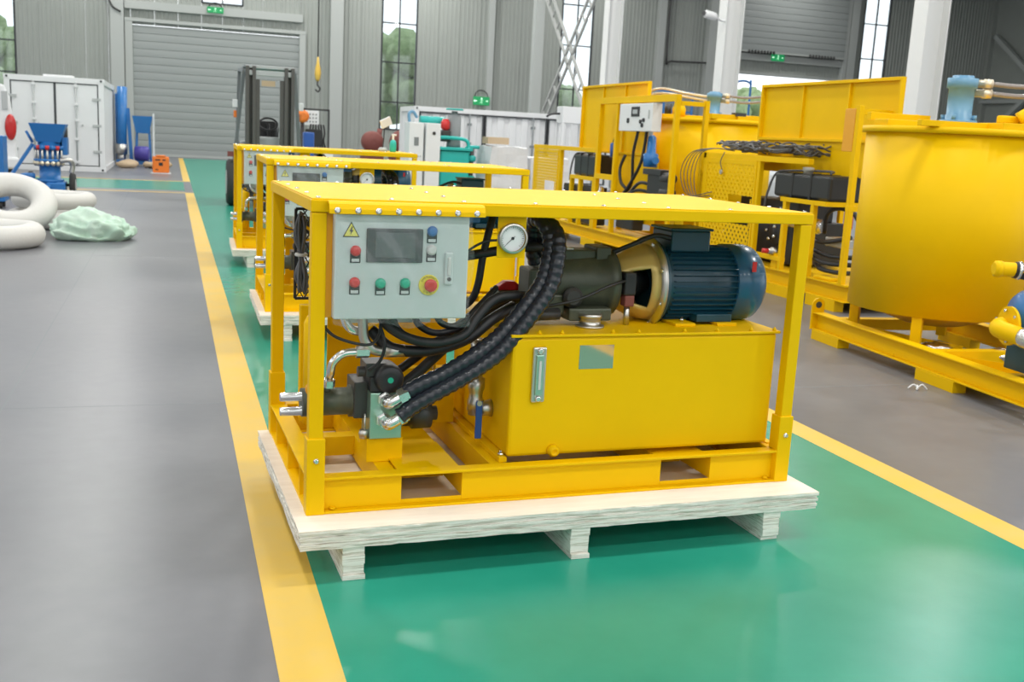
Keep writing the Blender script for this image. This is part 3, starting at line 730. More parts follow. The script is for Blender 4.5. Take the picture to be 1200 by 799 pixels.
    # steering cylinder body with two steel stubs
    cy = MB().lathe((.025, .34, .355), (1, 0, 0), [(0, .058), (.03, .058), (.032, .068), (.06, .068), (.062, .056), (.19, .056), (.192, .066), (.24, .066), (.25, .055), (.26, .05)], 28).build('hydraulic_motor', 'olive', t)
    for z in (.382, .322):
        MB().lathe((-.060, .33, z), (1, 0, 0), [(0, .016), (.004, .018), (.085, .018), (.086, .021), (.10, .021)], 16).build('steel_stub', 'chrome', cy)
    B(.225, .28, .26, .42, .30, .45).build('mounting_flange', 'darksteel', cy, bev=.004)
    MB().lathe((.265, .235, .325), (0, 0, -1), [(0, .004), (.09, .004)], 8).build('bleed_line', 'steel', cy)
    MB().lathe((.262, .235, .225), (0, 0, 1), [(0, .017), (.02, .022), (.035, .017)], 12).build('bleed_plug', 'steel', cy)
    MB().lathe((.055, .26, .43), (0, -1, 0), [(0, .028), (.012, .028), (.013, .018), (.02, .018)], 18).build('brass_port', 'deep_yellow_and_shade', cy)
    # steel elbow pipes
    e = MB().tube([(.125, .32, .41), (.122, .27, .46), (.120, .22, .50), (.126, .2, .548), (.165, .2, .582), (.22, .2, .588), (.27, .2, .588)], .016, 12, 8); e.lathe((.1225, .27, .435), (0, -.2, 1), [(0, .025), (.03, .025)], 6, smooth=False); e.lathe((.215, .2, .588), (1, 0, 0), [(0, .024), (.05, .024)], 6, smooth=False)
    e.build('steel_elbow_pipe', 'chrome', t)
    e = MB().tube([(.238, .2, .77), (.240, .2, .70), (.25, .2, .635), (.29, .2, .595), (.35, .2, .590), (.40, .2, .590)], .020, 12, 8); e.lathe((.33, .2, .590), (1, 0, 0), [(0, .026), (.08, .026)], 14)
    e.build('steel_elbow_pipe', 'steel', t)
    e = MB().tube([(.17, .24, .76), (.175, .22, .71), (.20, .22, .675), (.25, .24, .66)], .018, 12, 8); e.build('steel_elbow_pipe', 'chrome', t)
    B(.19, .52, .22, .25, .70, .76).build('junction_plate', 'white', t, bev=.004)
    MB().cyl((.60, .46, .45), (.60, .46, .56), .016).build('steel_nipple', 'chrome', t)
    # ball valve with blue lever, on the tank side
    bv = MB(); bv.lathe((.765, .34, .275), (0, 0, 1), [(0, .030), (.02, .030), (.021, .036), (.06, .036), (.075, .030), (.10, .030), (.115, .036), (.16, .036), (.161, .026), (.26, .026), (.261, .032), (.33, .032)], 18)
    bv.lathe((.765, .34, .30), (1, 0, 0), [(0, .034), (.05, .034), (.072, .040)], 18)
    bv = bv.build('ball_valve', 'steel', t)
    B(.752, .782, .288, .296, .180, .345).build('valve_lever', 'bluehandle', bv, bev=.004)
    MB().lathe((.767, .312, .335), (0, -1, 0), [(0, .012), (.025, .012)], 10).build('lever_stem', 'steel', bv)
    # cooler guard with a hanging coil of cable
    gd = MB(); gy = .96; gx0, gx1, gz0, gz1 = .085, .36, .68, 1.085
    for a, b in (((gx0, gz0), (gx1, gz0)), ((gx1, gz0), (gx1, gz1)), ((gx1, gz1), (gx0, gz1)), ((gx0, gz1), (gx0, gz0))):
        gd.bar((a[0], gy, a[1]), (b[0], gy, b[1]), .012, .012)
    nn = 9
    for i in range(-9, nn):
        for s in (1, -1):
            p = []
            for t_ in (0.0, 1.0):
                x = gx0+(i*.040 if s > 0 else (nn-1-i)*.040)+s*t_*(gz1-gz0)*.62; z = gz0+t_*(gz1-gz0); p.append(Vector((x, gy, z)))
            a, b = p; d = b-a; ts = sorted(((gx0-a.x)/d.x, (gx1-a.x)/d.x)); t0, t1 = max(0, ts[0]), min(1, ts[1])
            if t1-t0 > .03: gd.bar(a+d*t0, a+d*t1, .005, .005, up=(0, 1, 0))
    gd = gd.build('cooler_guard', 'black', t)
    cl = MB()
    for k in range(18):
        ox, oy = R_.uniform(-.020, .026), R_.uniform(-.02, .02); e1, e2 = R_.uniform(-.022, .03), R_.uniform(-.022, .03); zz = R_.uniform(-.03, .02)
        zb = R_.uniform(-.02, .03)
        cl.tube([(.105+ox*.7, .915+oy, 1.065+zz), (.095+e1, .912+oy, .99+zz), (.103+ox*.3, .915+oy*.4, .885), (.100+e2, .912+oy, .79+zb), (.110+ox, .915+oy, .715+zb)], .006, 6, 6)
    cl.build('cable_coil', 'cable', t)
    MB().torus((.104, .915, .885), .022, .008, 14, 6).build('cable_tie', 'whiteb', t)
    # rear uprights and a red valve at the back
    B(.10, .15, .88, .93, .12, .66).build('rear_upright', 'yellow', t, bev=.003)
    B(.24, .82, .985, .993, .13, .60).build('rear_panel', 'yellow', t, bev=.002)
    B(.42, .78, .70, .76, .14, .40).build('inner_bracket', 'yellow', t, bev=.002)
    q = MB(); q.lathe((.135, .72, .16), (0, 0, 1), [(0, .045), (.45, .045), (.48, .03)], 20); q.build('accumulator', 'yellow', t)
    q = MB(); q.prism([(-.065, 0), (.065, 0), (.055, .018), (.02, .040), (-.02, .040), (-.055, .018)], (.985, .63, .775), (1, 0, 0), (0, 0, 1), .05); q.build('red_valve_cap', 'red', t, bev=.004)
    q = MB(); q.box(.92, 1.05, .56, .68, .70, .775); q.cyl((.985, .62, .667), (.985, .62, .70), .04); q.build('return_filter', 'olive', t, bev=.006)
    return t

def make_pallet():
    t = thing('wooden_pallet', 'x', 'pallet')
    x0, x1, y0, y1 = -.052, L_+.060, -.1615, W_+.01
    z0 = -.078                                       # relative to pallet top
    top = B(x0, x1, y0, y1, -.004, 0).build('face_sheet', 'wood', t)
    zc = 0; rr = random.Random(3)
    plies = []
    n = 6; hh = (.004+z0)/n
    for i in range(n):
        mb = MB(); za = -.004+hh*i; zb = -.004+hh*(i+1)+.0006
        # uneven sawn edges
        def edge(a, b, k):
            return [a.lerp(b, j/k)+Vector((rr.uniform(-.004, .003), rr.uniform(-.004, .003), 0)) for j in range(k)]
        ins = (0, .006, .001, .007, .002, .005)[i]
        c = [Vector((x0+ins, y0+ins, 0)), Vector((x1-ins, y0+ins, 0)), Vector((x1-ins, y1-ins, 0)), Vector((x0+ins, y1-ins, 0))]
        ring = edge(c[0], c[1], 60)+edge(c[1], c[2], 12)+edge(c[2], c[3], 8)+edge(c[3], c[0], 12)
        m_ = len(ring); vs = [(p.x, p.y, za) for p in ring]+[(p.x, p.y, zb+rr.uniform(0, .001)) for p in ring]
        mb.add(vs, [tuple(range(m_)), tuple(range(m_, 2*m_))]+[(j, (j+1) % m_, m_+(j+1) % m_, m_+j) for j in range(m_)])
        mb.build('plywood_layer', 'plyedge', t)
    zt = .2077
    for x in (.11, 1.03, 1.93):
        q = MB(); zz = [-.078, -.112, -.150, -.188, -zt]
        for i in range(4):
            j = rr.uniform(-.010, .008)
            q.box(x+rr.uniform(0, .006), x+.088+rr.uniform(-.006, 0), y0+.012+j, y1-.012-j, zz[i+1], zz[i])
        q.build('runner', 'plyedge', t, bev=.002)
    return t

GU = 'yellow hydraulic power units on pallets'; GP = 'wooden pallets under the power units'
unit = make_unit(); pal = make_pallet()
spots = [((.4737, 3.7876), .0334, 'yellow framed hydraulic power unit with blue motor, at the front of the row of three',
          'pale plywood pallet with ragged edge under the foremost yellow power unit'),
         ((.6915, 8.3037), -.0098, 'yellow framed hydraulic power unit in the middle of the row of three',
          'pale plywood pallet under the middle yellow power unit'),
         ((.7223, 12.6957), -.0216, 'yellow framed hydraulic power unit with a work lamp on top, beside the forklift',
          'pale plywood pallet under the power unit beside the forklift')]
for i, ((x, y), a, lb, lp) in enumerate(spots):
    o = unit if i == 0 else copy_tree(unit)
    q = pal if i == 0 else copy_tree(pal)
    o.location = (x, y, .2077); o.rotation_euler = (0, 0, a); q.location = (x, y, .2077); q.rotation_euler = (0, 0, a)
    tag(o, lb, 'power unit', GU); tag(q, lp, 'pallet', GP)
# ================================================================= mixing tanks and power packs along the right of the lane
def beam_y(x, y0, y1, z0, z1, wd=.10, t=.012):           # I beam along y
    mb = MB(); mb.box(x, x+wd, y0, y1, z0, z0+t); mb.box(x, x+wd, y0, y1, z1-t, z1); mb.box(x+wd*.5-.005, x+wd*.5+.005, y0, y1, z0+t, z1-t); return mb
def hollow_tank(cx, cy, r, z0, z1, n=72):
    mb = MB(); mb.lathe((cx, cy, z0), (0, 0, 1), [(0, .02), (0, r), (z1-z0, r), (z1-z0, r-.01), (z1-z0-.02, .02)], n, cap=False)
    return mb
def top_drive(t, x, y, z, s=1.0):                         # hydraulic drive motor on the tank lid with two hoses
    d = MB(); d.lathe((x, y, z), (0, 0, 1), [(0, .105*s), (.02*s, .105*s), (.021*s, .075*s), (.05*s, .075*s), (.051*s, .07*s), (.2*s, .072*s), (.205*s, .085*s), (.26*s, .085*s), (.262*s, .06*s), (.275*s, .06*s)], 20)
    d = d.build('drive_motor', 'bluel', t)
    for a in (.6, 2.2, 3.8, 5.4):
        MB().lathe((x+.09*s*math.cos(a), y+.09*s*math.sin(a), z+.02*s), (0, 0, 1), [(0, .014*s), (.03*s, .014*s)], 6).build('drive_bolt', 'bluel', d)
    for k in (0, 1):
        zz = z+(.235-.055*k)*s
        MB().lathe((x+.07*s, y-.02, zz), (1, -.35, 0), [(0, .022*s), (.05*s, .022*s), (.051*s, .028*s), (.10*s, .028*s)], 10).build('hose_fitting', 'brass', d)
        MB().tube([(x+.16*s, y-.05*s, zz), (x+.35*s, y-.15*s, zz-.01), (x+.7*s, y-.35*s, zz+.05), (x+1.05*s, y-.5*s, zz+.02)], .014*s, 8).build('drive_hose', 'clearhose', d)
def lug(t, x, y, z, h=.30, wd=.12):
    mb = MB(); pr = [(-wd/2, 0), (wd/2, 0), (wd/2, h*.75)]+[(wd/2*math.cos(a), h*.75+wd/2*math.sin(a)) for a in (.5, 1.0, 1.57, 2.1, 2.6)]+[(-wd/2, h*.75)]
    o_ = mb.prism(pr, (x, y, z), (1, 0, 0), (0, 0, 1), .022).build('lifting_lug', 'yellow', t)
    MB().lathe((x, y+.001, z+h*.75), (0, -1, 0), [(0, .03), (.025, .03)], 14).build('lug_hole', 'seam', o_)

# ---- tank A, nearest
A = thing('mixing_tank', 'large round yellow mixing tank on a skid with a blue slurry pump at its foot', 'tank', (5.40, 6.25, 0), -.08)
cx, cy, r = .68, 1.05, .70
beam_y(0, -2.6, 1.82, .085, .245, .11).build('skid_beam', 'yellow', A, bev=.002)
beam_y(1.32, -2.6, 1.82, .085, .245, .11).build('skid_beam', 'yellow', A, bev=.002)
for y in (-2.4, -.55, .30, 1.72): B(.11, 1.32, y, y+.10, .10, .20).build('skid_crossmember', 'yellow', A, bev=.002)
MB().bar((.11, .32, .15), (.75, -.42, .15), .012, .10).build('skid_brace', 'yellow', A)
MB().bar((.11, 1.70, .15), (.60, .50, .15), .012, .10).build('skid_brace', 'yellow', A)
B(.12, .6, -.45, .28, .10, .112).build('skid_plate', 'yellow', A)
for y in (-2.3, -.24, 1.35): B(-.002, .112, y, y+.46, 0, .085).build('skid_foot', 'yellow', A, bev=.002); B(1.32, 1.43, y, y+.46, 0, .085).build('skid_foot', 'yellow', A, bev=.002)
lug(A, .05, 1.84, .085)
sh = hollow_tank(cx, cy, r, .42, 1.90).build('tank_shell', 'yellow', A)
MB().lathe((cx, cy, 1.86), (0, 0, 1), [(0, r), (0, r+.035), (.05, r+.035), (.05, r)], 72, cap=False).build('tank_rim', 'yellow', A)
MB().lathe((cx, cy, .30), (0, 0, 1), [(0, .25), (.12, r*.86)], 48, cap=False).build('tank_bottom', 'yellow', A)
for a in (3.93, 5.5, .8, 2.36):
    x, y = cx+(r-.06)*math.cos(a), cy+(r-.06)*math.sin(a)
    B(-.04, .04, -.04, .04, .10, .60).build('tank_leg', 'yellow', A, loc=(x, y, 0), rot=(0, 0, a), bev=.004)
B(-.14, .14, -.13, .13, .10, .115).build('leg_pad', 'yellow', A, loc=(cx+(r-.06)*math.cos(3.93), cy+(r-.06)*math.sin(3.93), 0), rot=(0, 0, 3.93))
q = MB(); q.box(cx-r+.0, cx+.66, cy-.10, cy+.10, 1.91, 1.96); q.box(cx-.10, cx+.10, cy-r, cy+r, 1.91, 1.96); q.build('lid_bridge', 'yellow', A, bev=.004)
B(cx-.68, cx+.62, cy-.52, cy-.46, 1.91, 1.955).build('lid_bar', 'yellow', A, bev=.003)
B(cx-.66, cx-.10, cy+.22, cy+.28, 1.96, 2.02).build('lid_frame', 'yellow', A, bev=.003)
B(cx-.40, cx+.30, cy-.46, cy+.40, 1.905, 1.925).build('lid_plate', 'yellow', A, bev=.003)
top_drive(A, cx+.02, cy+.02, 1.96, 1.4)
for x, y in ((cx-.16, cy+.33), (cx+.30, cy-.30)):
    MB().torus((x, y, 1.97), .045, .014, 20, 8, Matrix.Rotation(math.pi/2, 3, 'X')).build('lifting_eye', 'yellow', A)
q = MB(); q.box(cx+.10, cx+.55, cy-.40, cy-.34, 1.965, 2.03); q.build('hatch_handle', 'yellow', A, bev=.015)
MB().tube([(cx+.62, cy-.55, 1.55), (cx+.60, cy-.56, 1.95), (cx+.56, cy-.56, 2.06), (cx+.40, cy-.50, 2.10), (cx+.25, cy-.42, 2.0)], .06, 14, 8).build('inlet_pipe', 'yellow', A)
# slurry pump with pipes at the near end
pu = MB(); pu.lathe((.13, -.62, .62), (1, -.15, 0), [(0, .05), (.02, .17), (.06, .20), (.14, .20), (.18, .16), (.36, .15), (.38, .17), (.44, .17)], 28)
pu = pu.build('slurry_pump', 'bluem', A)
B(.20, .75, -.78, -.48, .25, .43).build('pump_base', 'motor', A, bev=.006)
MB().lathe((.075, -.615, .57), (1, -.15, 0), [(0, .135), (.02, .135), (.021, .06), (.045, .055)], 24).build('pump_flange', 'yellow', pu)
for k in range(6):
    a = k*math.pi/3+.3; MB().lathe((.07, -.615+.105*math.cos(a), .57+.105*math.sin(a)), (-1, .15, 0), [(0, .013), (.012, .013)], 6).build('flange_bolt', 'chrome', pu)
MB().tube([(.06, -.60, .57), (.02, -.60, .555), (.01, -.66, .545), (.04, -.80, .53), (.06, -1.0, .52)], .062, 14, 6).build('suction_pipe', 'yellow', pu)
MB().lathe((.045, -.82, .53), (.1, -1, -.05), [(0, .07), (.015, .072), (.03, .07), (.06, .075), (.09, .07), (.12, .072)], 18).build('foil_sleeve', 'foil', pu)
MB().tube([(.26, -.62, .76), (.26, -.63, .88), (.22, -.62, .94), (.06, -.56, .95), (.0, -.54, .95)], .05, 12, 6).build('outlet_pipe', 'yellow', pu)
MB().lathe((-.03, -.53, .95), (1, -.25, 0), [(0, .04), (.015, .056), (.05, .056), (.052, .05), (.2, .05)], 18).build('outlet_cap', 'yellow', pu)
MB().tube([(.10, -.57, .95), (.26, -.63, .93), (.45, -.75, .90), (.70, -.95, .86)], .056, 14, 6).build('rubber_hose', 'rubber', pu)
MB().lathe((.12, -.575, .948), (1, -.35, -.1), [(0, .058), (.0, .064), (.02, .064), (.02, .058)], 18, cap=False).build('hose_clamp', 'chrome', pu)
for a, b in (((.35, .35, .25), .25), ((.85, .2, .25), .22)):
    pass
q = MB(); n0 = 0
for i in range(2):
    q.sphere((.45+.42*i, .62-.25*i, .16), .12, 16, (1.3, .7, .35))
q.v = [tuple(Vector(v)+Vector(noise.noise_vector(Vector(v)*14))*.025) for v in q.v]
q.build('plastic_wrapping', 'foil', A)['kind'] = 'stuff'

# ---- power packs
def cable_pile(t, x0, x1, y0, y1, z, n, rr_):
    mb = MB()
    for k in range(n):
        c = Vector((rr_.uniform(x0, x1), rr_.uniform(y0, y1), z)); a0 = rr_.uniform(0, 6.28); ra = rr_.uniform(.10, .26); rb = rr_.uniform(.08, .16)
        pts = []
        for i in range(9):
            a = a0+i*.75; pts.append((min(max(c.x+rb*math.cos(a), x0-.05), x1+.05), min(max(c.y+ra*math.sin(a), y0-.05), y1+.05), z+.015+.10*abs(noise.noise(Vector((k*1.7, i*.9, 2.2))))+.0018*k))
        mb.tube(pts, .010, 6, 4)
    return mb
def perf_panel(t, y0, y1, z0, z1, slot, pitch=.055):
    nx, nz = int((y1-y0)/pitch), int((z1-z0)/pitch); mb = MB()
    nx, nz = int((y1-y0)/.09), int((z1-z0)/.048); full = MB().perforated((0, y0, z0), (0, 1, 0), (0, 0, 1), nx, nz, (y1-y0)/nx, .017, (z1-z0)/nz)
    keep = []
    for f in full.f:
        c = sum((Vector(full.v[i]) for i in f), Vector())/len(f)
        if not (slot[0] < c.y < slot[1] and slot[2] < c.z < slot[3]): keep.append(f)
    full.f = keep; full.sm = [False]*len(keep)
    o_ = full.build('perforated_panel', 'yellow', t, solid=.004)
    q = MB(); e = .035
    q.box(-.008, .02, y0-e, y0, z0-e, z1+e); q.box(-.008, .02, y1-.02, y1+e, z0-e, z1+e); q.box(-.008, .02, y0, y1-.02, z1-.02, z1+e); q.box(-.008, .02, y0, y1-.02, z0-e, z0)
    q.build('panel_frame', 'yellow', t, bev=.003)
def lid_panel(t, x, y0, y1, z0, z1, nst=2, low=None):
    q = B(x, x+.006, y0, y1, z0, z1).build('lid_sheet', 'yellow', t)
    e = .035; d = .05
    for a in ((y0, y0+e, z0+e, z1-e), (y1-e, y1, z0+e, z1-e), (y0, y1, z1-e, z1), (y0, y1, z0, z0+e)):
        B(x-d, x, a[0], a[1], a[2], a[3]).build('lid_edge', 'yellow', q, bev=.003)
    for i in range(nst):
        y = y0+(y1-y0)*(i+1)/(nst+1); B(x-.03, x, y-.015, y+.015, z0+e, z1-e).build('lid_stiffener', 'yellow', q)
def fuel_tank(t, y0, y1, z0, z1, x0=.03, x1=.55):
    f = B(x0, x1, y0, y1, z0, z1).build('fuel_tank', 'fuel', t, bev=.035)
    for k in (.33, .66): B(x0-.006, x1+.006, y0+(y1-y0)*k-.02, y0+(y1-y0)*k+.02, z0-.004, z1+.006).build('tank_strap', 'engine', f, bev=.004)
    MB().lathe((x0+.12, y0+(y1-y0)*.55, z1), (0, 0, 1), [(0, .055), (.03, .055), (.032, .065), (.07, .065), (.075, .04)], 18).build('filler_cap', 'whiteb', f)
    MB().tube([(x0+.1, y0+.15, z1+.02), (x0+.2, y0+.3, z1+.04), (x0+.1, y1-.2, z1+.02), (x0+.02, y1, z1-.02), (x0, y1+.12, z1-.25), (x0+.02, y1+.2, z1-.45)], .014, 8).build('fuel_line', 'cable', f)
def skid(t, y0, y1, depth, feet, z0=.12, z1=.30):
    beam_y(0, y0, y1, z0, z1, .12).build('skid_beam', 'yellow', t, bev=.002); beam_y(depth-.12, y0, y1, z0, z1, .12).build('skid_beam', 'yellow', t, bev=.002)
    n = 4
    for k in range(n+1):
        y = y0+(y1-y0-.1)*k/n; B(.12, depth-.12, y, y+.10, z0+.02, z1-.02).build('skid_crossmember', 'yellow', t)
    B(.0, depth, y0, y1, z1, z1+.008).build('skid_deck', 'yellow', t)
    for a, b in feet:
        B(0, .12, a, b, 0, z0).build('skid_foot', 'yellow', t, bev=.002); B(depth-.12, depth, a, b, 0, z0).build('skid_foot', 'yellow', t, bev=.002)

Bp = thing('diesel_power_pack', 'yellow power pack with perforated panel, open lid and a heap of cable on top', 'power pack', (6.75, 9.3, 0))
skid(Bp, 0, 3.4, 1.3, ((.15, .7), (1.0, 1.7), (2.7, 3.3)))
for x, y, zt in ((.0, .08, 2.17), (1.2, .08, 1.5), (.0, 1.92, 1.56), (.0, 3.28, 1.56), (1.2, 3.28, 1.56), (1.2, 1.92, 1.56), (0, 1.28, 1.13), (0, .72, 1.13)):
    B(x, x+.06, y, y+.06, .308, zt).build('frame_post', 'yellow', Bp, bev=.003)
for a in ((0, .06, .72, 1.34, 1.10, 1.15), (0, .06, 1.28, 1.95, .40, .45), (0, .06, .9, 3.34, 1.535, 1.60), (1.2, 1.26, .08, 3.34, 1.535, 1.60), (0, 1.26, 3.28, 3.34, 1.535, 1.60), (0, .6, .08, .14, 1.08, 1.14)):
    B(a[0]-.003, a[1]+.003, a[2]-.003, a[3]+.003, a[4], a[5]).build('frame_rail', 'yellow', Bp, bev=.003)
B(.0, 1.26, 1.90, 3.36, 1.60, 1.606).build('roof_sheet', 'yellow', Bp)
perf_panel(Bp, 2.02, 3.24, .38, 1.50, (2.06, 2.62, .74, 1.10))
full = MB().perforated((.9, 1.0, 1.1), (0, 1, 0), (0, 0, 1), 10, 8, .09, .017, .048).build('perforated_panel', 'deep_yellow_and_shade', Bp, solid=.004)
lid_panel(Bp, .42, -.05, 2.67, 1.80, 2.48, 2)
B(.40, .42, .3, 2.67, 1.42, 1.80).build('side_sheet', 'yellow', Bp)
B(.01, .05, .16, .34, 1.70, 2.14).build('hinge_post', 'deep_yellow_and_shade', Bp, bev=.004)  # yellow post, the shade on its side put in as orange
B(.06, .42, .10, .13, 2.08, 2.14).build('lid_stay', 'yellow', Bp, bev=.003)
fuel_tank(Bp, .50, 1.62, 1.15, 1.43)
B(0.0, .58, .50, 1.40, 1.10, 1.15).build('fuel_shelf', 'yellow', Bp)
en = MB(); en.box(.25, .95, 1.45, 3.1, .34, .85); en.box(.35, .85, 1.55, 2.9, .85, 1.08); en.lathe((.25, 1.75, .72), (-1, 0, 0), [(0, .17), (.05, .17), (.06, .05), (.09, .05)], 24)
en = en.build('diesel_engine', 'engine', Bp, bev=.02)
for k in range(5): MB().lathe((.155, 1.75+.1*math.cos(k*1.256), .72+.1*math.sin(k*1.256)), (-1, 0, 0), [(0, .018), (.04, .016)], 8).build('hub_bolt', 'chrome', en)
q = MB().tube([(.1, 1.50, .95), (.12, 1.36, .90), (.2, 1.2, .86), (.3, 1.0, .84)], .085, 14, 6)
q.v = [tuple(Vector(v)+Vector(noise.noise_vector(Vector(v)*22))*.02) for v in q.v]; q.build('wrapped_exhaust', 'foil', Bp)
MB().lathe((.30, .48, .85), (0, 0, 1), [(0, .035), (.02, .05), (.20, .05), (.22, .03)], 18).build('red_filter', 'red', Bp)
B(.18, .50, .30, .70, .66, .76).build('valve_bank', 'steel', Bp, bev=.01)
for k, pts in enumerate(([(.15, .95, .74), (.12, .70, .70), (.10, .40, .74), (.12, .16, .80)], [(.12, .95, .62), (.08, .75, .52), (.1, .5, .48), (.2, .2, .5)], [(.18, .98, .66), (.12, .8, .60), (.14, .5, .56), (.2, .2, .58)],
                        [(.3, .9, .78), (.26, .82, 1.0), (.26, .62, 1.08), (.3, .42, 1.05), (.34, .34, .95)], [(.2, .9, .5), (.1, .65, .42), (.12, .4, .40), (.2, .1, .42)])):
    MB().tube(pts, .026, 10, 6).build('hydraulic_hose', 'rubber', Bp)
q = MB().lathe((.06, 1.50, .50), (-1, .1, 0), [(0, .045), (.05, .045), (.051, .03), (.09, .03)], 14).build('fuel_cock', 'steel', Bp)
MB().lathe((-.02, 1.51, .50), (-1, .4, 0), [(0, .028), (.08, .028)], 12).build('red_knob', 'red', q)
B(.03, .12, 1.40, 1.52, .31, .48).build('cock_bracket', 'yellow', Bp)
B(.02, .2, .30, .62, .31, .345).build('deck_block', 'yellow', Bp, bev=.01)
rr_ = random.Random(5)
cp = cable_pile(Bp, .05, .5, 1.15, 3.1, 1.606, 60, rr_)
for k in range(5):
    o_ = .05*k; cp.tube([(.2, 2.9, 1.64), (.05, 3.15+o_*.4, 1.66), (-.05, 3.35+o_*1.5, 1.58), (-.07, 3.45+o_*2, 1.30), (-.05, 3.38+o_*1.2, 1.02), (-.03, 3.2-o_, .90+o_)], .006, 6, 6)
tag(cp.build('cable_heap', 'cable', None, loc=(6.75, 9.3, .0)), 'tangled heap of grey cable lying on the perforated power pack', 'cable')
MB().tube([(-.03, 2.75, 1.62), (-.05, 2.8, 1.5), (-.03, 2.78, 1.40)], .007, 6).build('hanging_tag_wire', 'cable', Bp)
MB().lathe((-.03, 2.78, 1.37), (-1, 0, 0), [(0, .03), (.02, .03)], 12).build('hanging_tag', 'steel', Bp)

# ---- tank C, further off
Ct = thing('mixing_tank', 'round yellow mixing tank behind the cable heap, light blue drive on its lid', 'tank', (7.85, 14.5, 0))
beam_y(-.85, -1.3, 1.3, .12, .30, .12).build('skid_beam', 'yellow', Ct); beam_y(.73, -1.3, 1.3, .12, .30, .12).build('skid_beam', 'yellow', Ct)
for y in (-1.2, 0, 1.1): B(-.73, .73, y, y+.1, .14, .28).build('skid_crossmember', 'yellow', Ct)
for y in (-1.1, .7): B(-.85, -.73, y, y+.4, 0, .12).build('skid_foot', 'yellow', Ct); B(.73, .85, y, y+.4, 0, .12).build('skid_foot', 'yellow', Ct)
hollow_tank(0, 0, .9, .5, 2.06).build('tank_shell', 'yellow', Ct)
MB().lathe((0, 0, 2.02), (0, 0, 1), [(0, .9), (0, .94), (.06, .94), (.06, .9)], 64, cap=False).build('tank_rim', 'yellow', Ct)
for a in (3.93, 5.5, .8, 2.36): B(-.05, .05, -.05, .05, .28, .7).build('tank_leg', 'yellow', Ct, loc=(.82*math.cos(a), .82*math.sin(a), 0), rot=(0, 0, a))
q = MB(); q.box(-.9, .9, -.10, .10, 2.07, 2.13); q.box(-.10, .10, -.9, .9, 2.07, 2.13); q.build('lid_bridge', 'yellow', Ct, bev=.004)
B(-.5, .6, -.85, -.75, 2.08, 2.15).build('lid_bar', 'yellow', Ct, bev=.004)
for x in (-.12, .42): B(x, x+.16, -.88, -.74, 2.13, 2.18).build('hinge_block', 'darksteel', Ct)
top_drive(Ct, -.02, .0, 2.13, 1.35)
MB().lathe((-.62, -.05, 2.12), (0, 0, 1), [(0, .10), (.10, .10), (.16, .07), (.18, .02)], 18).build('gearbox_cap', 'yellow', Ct)
MB().lathe((-.74, .08, 2.12), (0, 0, 1), [(0, .05), (.16, .05)], 12).build('breather', 'darksteel', Ct)
for k in (0, 1):
    MB().tube([(-.05, .05, 2.42-.06*k), (-.4, .2, 2.46-.05*k), (-.7, .5, 2.52-.07*k), (-.85, .75, 2.40-.06*k), (-.9, .9, 2.2)], .02, 8).build('drive_hose', 'brass', Ct)

# ---- power pack D with the control cabinet
Dp = thing('diesel_power_pack', 'yellow power pack with a white control cabinet on its frame and open lid', 'power pack', (6.4, 12.9, 0))
skid(Dp, -.05, 5.75, .50, ((.2, .8), (2.5, 3.1), (4.9, 5.5)))
for y, zt in ((-.02, 2.26), (1.93, 2.32), (2.62, 2.34), (4.28, 1.5), (5.62, 1.5), (2.7, 1.1), (3.3, 1.1), (3.7, 1.1)):
    B(0, .07, y, y+.07, .308, zt).build('frame_post', 'yellow', Dp, bev=.003)
for a in ((0, .07, -.02, 2.69, 2.25, 2.345), (0, .07, 2.70, 5.7, 1.50, 1.57), (0, .07, 1.95, 2.69, 1.10, 1.18), (0, .07, 2.7, 3.75, 1.05, 1.11), (.08, .45, 2.63, 2.68, 2.26, 2.32), (.08, .43, -.01, .04, 2.2, 2.26)):
    B(a[0]-.003, a[1]+.003, a[2]-.003, a[3]+.003, a[4], a[5]).build('frame_rail', 'yellow', Dp, bev=.003)
B(.44, .5, -.02, .05, .308, 2.28).build('frame_post', 'yellow', Dp); B(.44, .5, 2.62, 2.69, .308, 2.33).build('frame_post', 'yellow', Dp)
B(0, .3, .5, 1.9, 2.33, 2.336).build('rain_cover', 'yellow', Dp); 
perf_panel(Dp, 4.40, 5.58, .36, 1.46, (4.5, 5.0, .5, .95))
lid_panel(Dp, .30, 1.44, 4.07, 1.50, 2.58, 2)
B(.28, .30, 1.0, 2.6, .5, 1.5).build('side_sheet', 'yellow', Dp)
fuel_tank(Dp, 2.78, 3.72, 1.11, 1.46, .04, .42)
cab = B(-.05, .10, .60, 1.73, 1.845, 2.235).build('control_cabinet', 'white', Dp, bev=.01)
B(-.060, -.05, 1.02, 1.30, 2.05, 2.19).build('controller', 'black', cab, bev=.01)
B(-.063, -.059, 1.08, 1.24, 2.09, 2.15).build('controller_screen', 'lgrey', cab)
B(-.062, -.05, 1.36, 1.44, 1.96, 2.03).build('selector_switch', 'black', cab, bev=.006)
for y, z in ((.96, 1.98), (.86, 2.0), (.90, 1.93)): MB().lathe((-.05, y, z), (-1, 0, 0), [(0, .03), (.02, .028)], 12).build('push_button', 'black', cab)
B(-.058, -.05, .68, .72, 2.02, 2.14).build('cabinet_latch', 'lgrey', cab, bev=.004)
B(.06, .27, 2.75, 4.2, .34, .95).build('diesel_engine', 'engine', Dp, bev=.02); B(.08, .27, 1.3, 1.9, .4, .8).build('hydraulic_pump', 'engine', Dp, bev=.02)
q = MB(); q.lathe((.14, .95, 1.35), (0, 0, 1), [(0, .10), (.18, .11), (.20, .07), (.42, .06), (.45, .03)], 18); q.lathe((.14, .80, 1.45), (-.4, -1, 0), [(0, .05), (.16, .05)], 12); q.build('blue_valve', 'bluem', Dp)
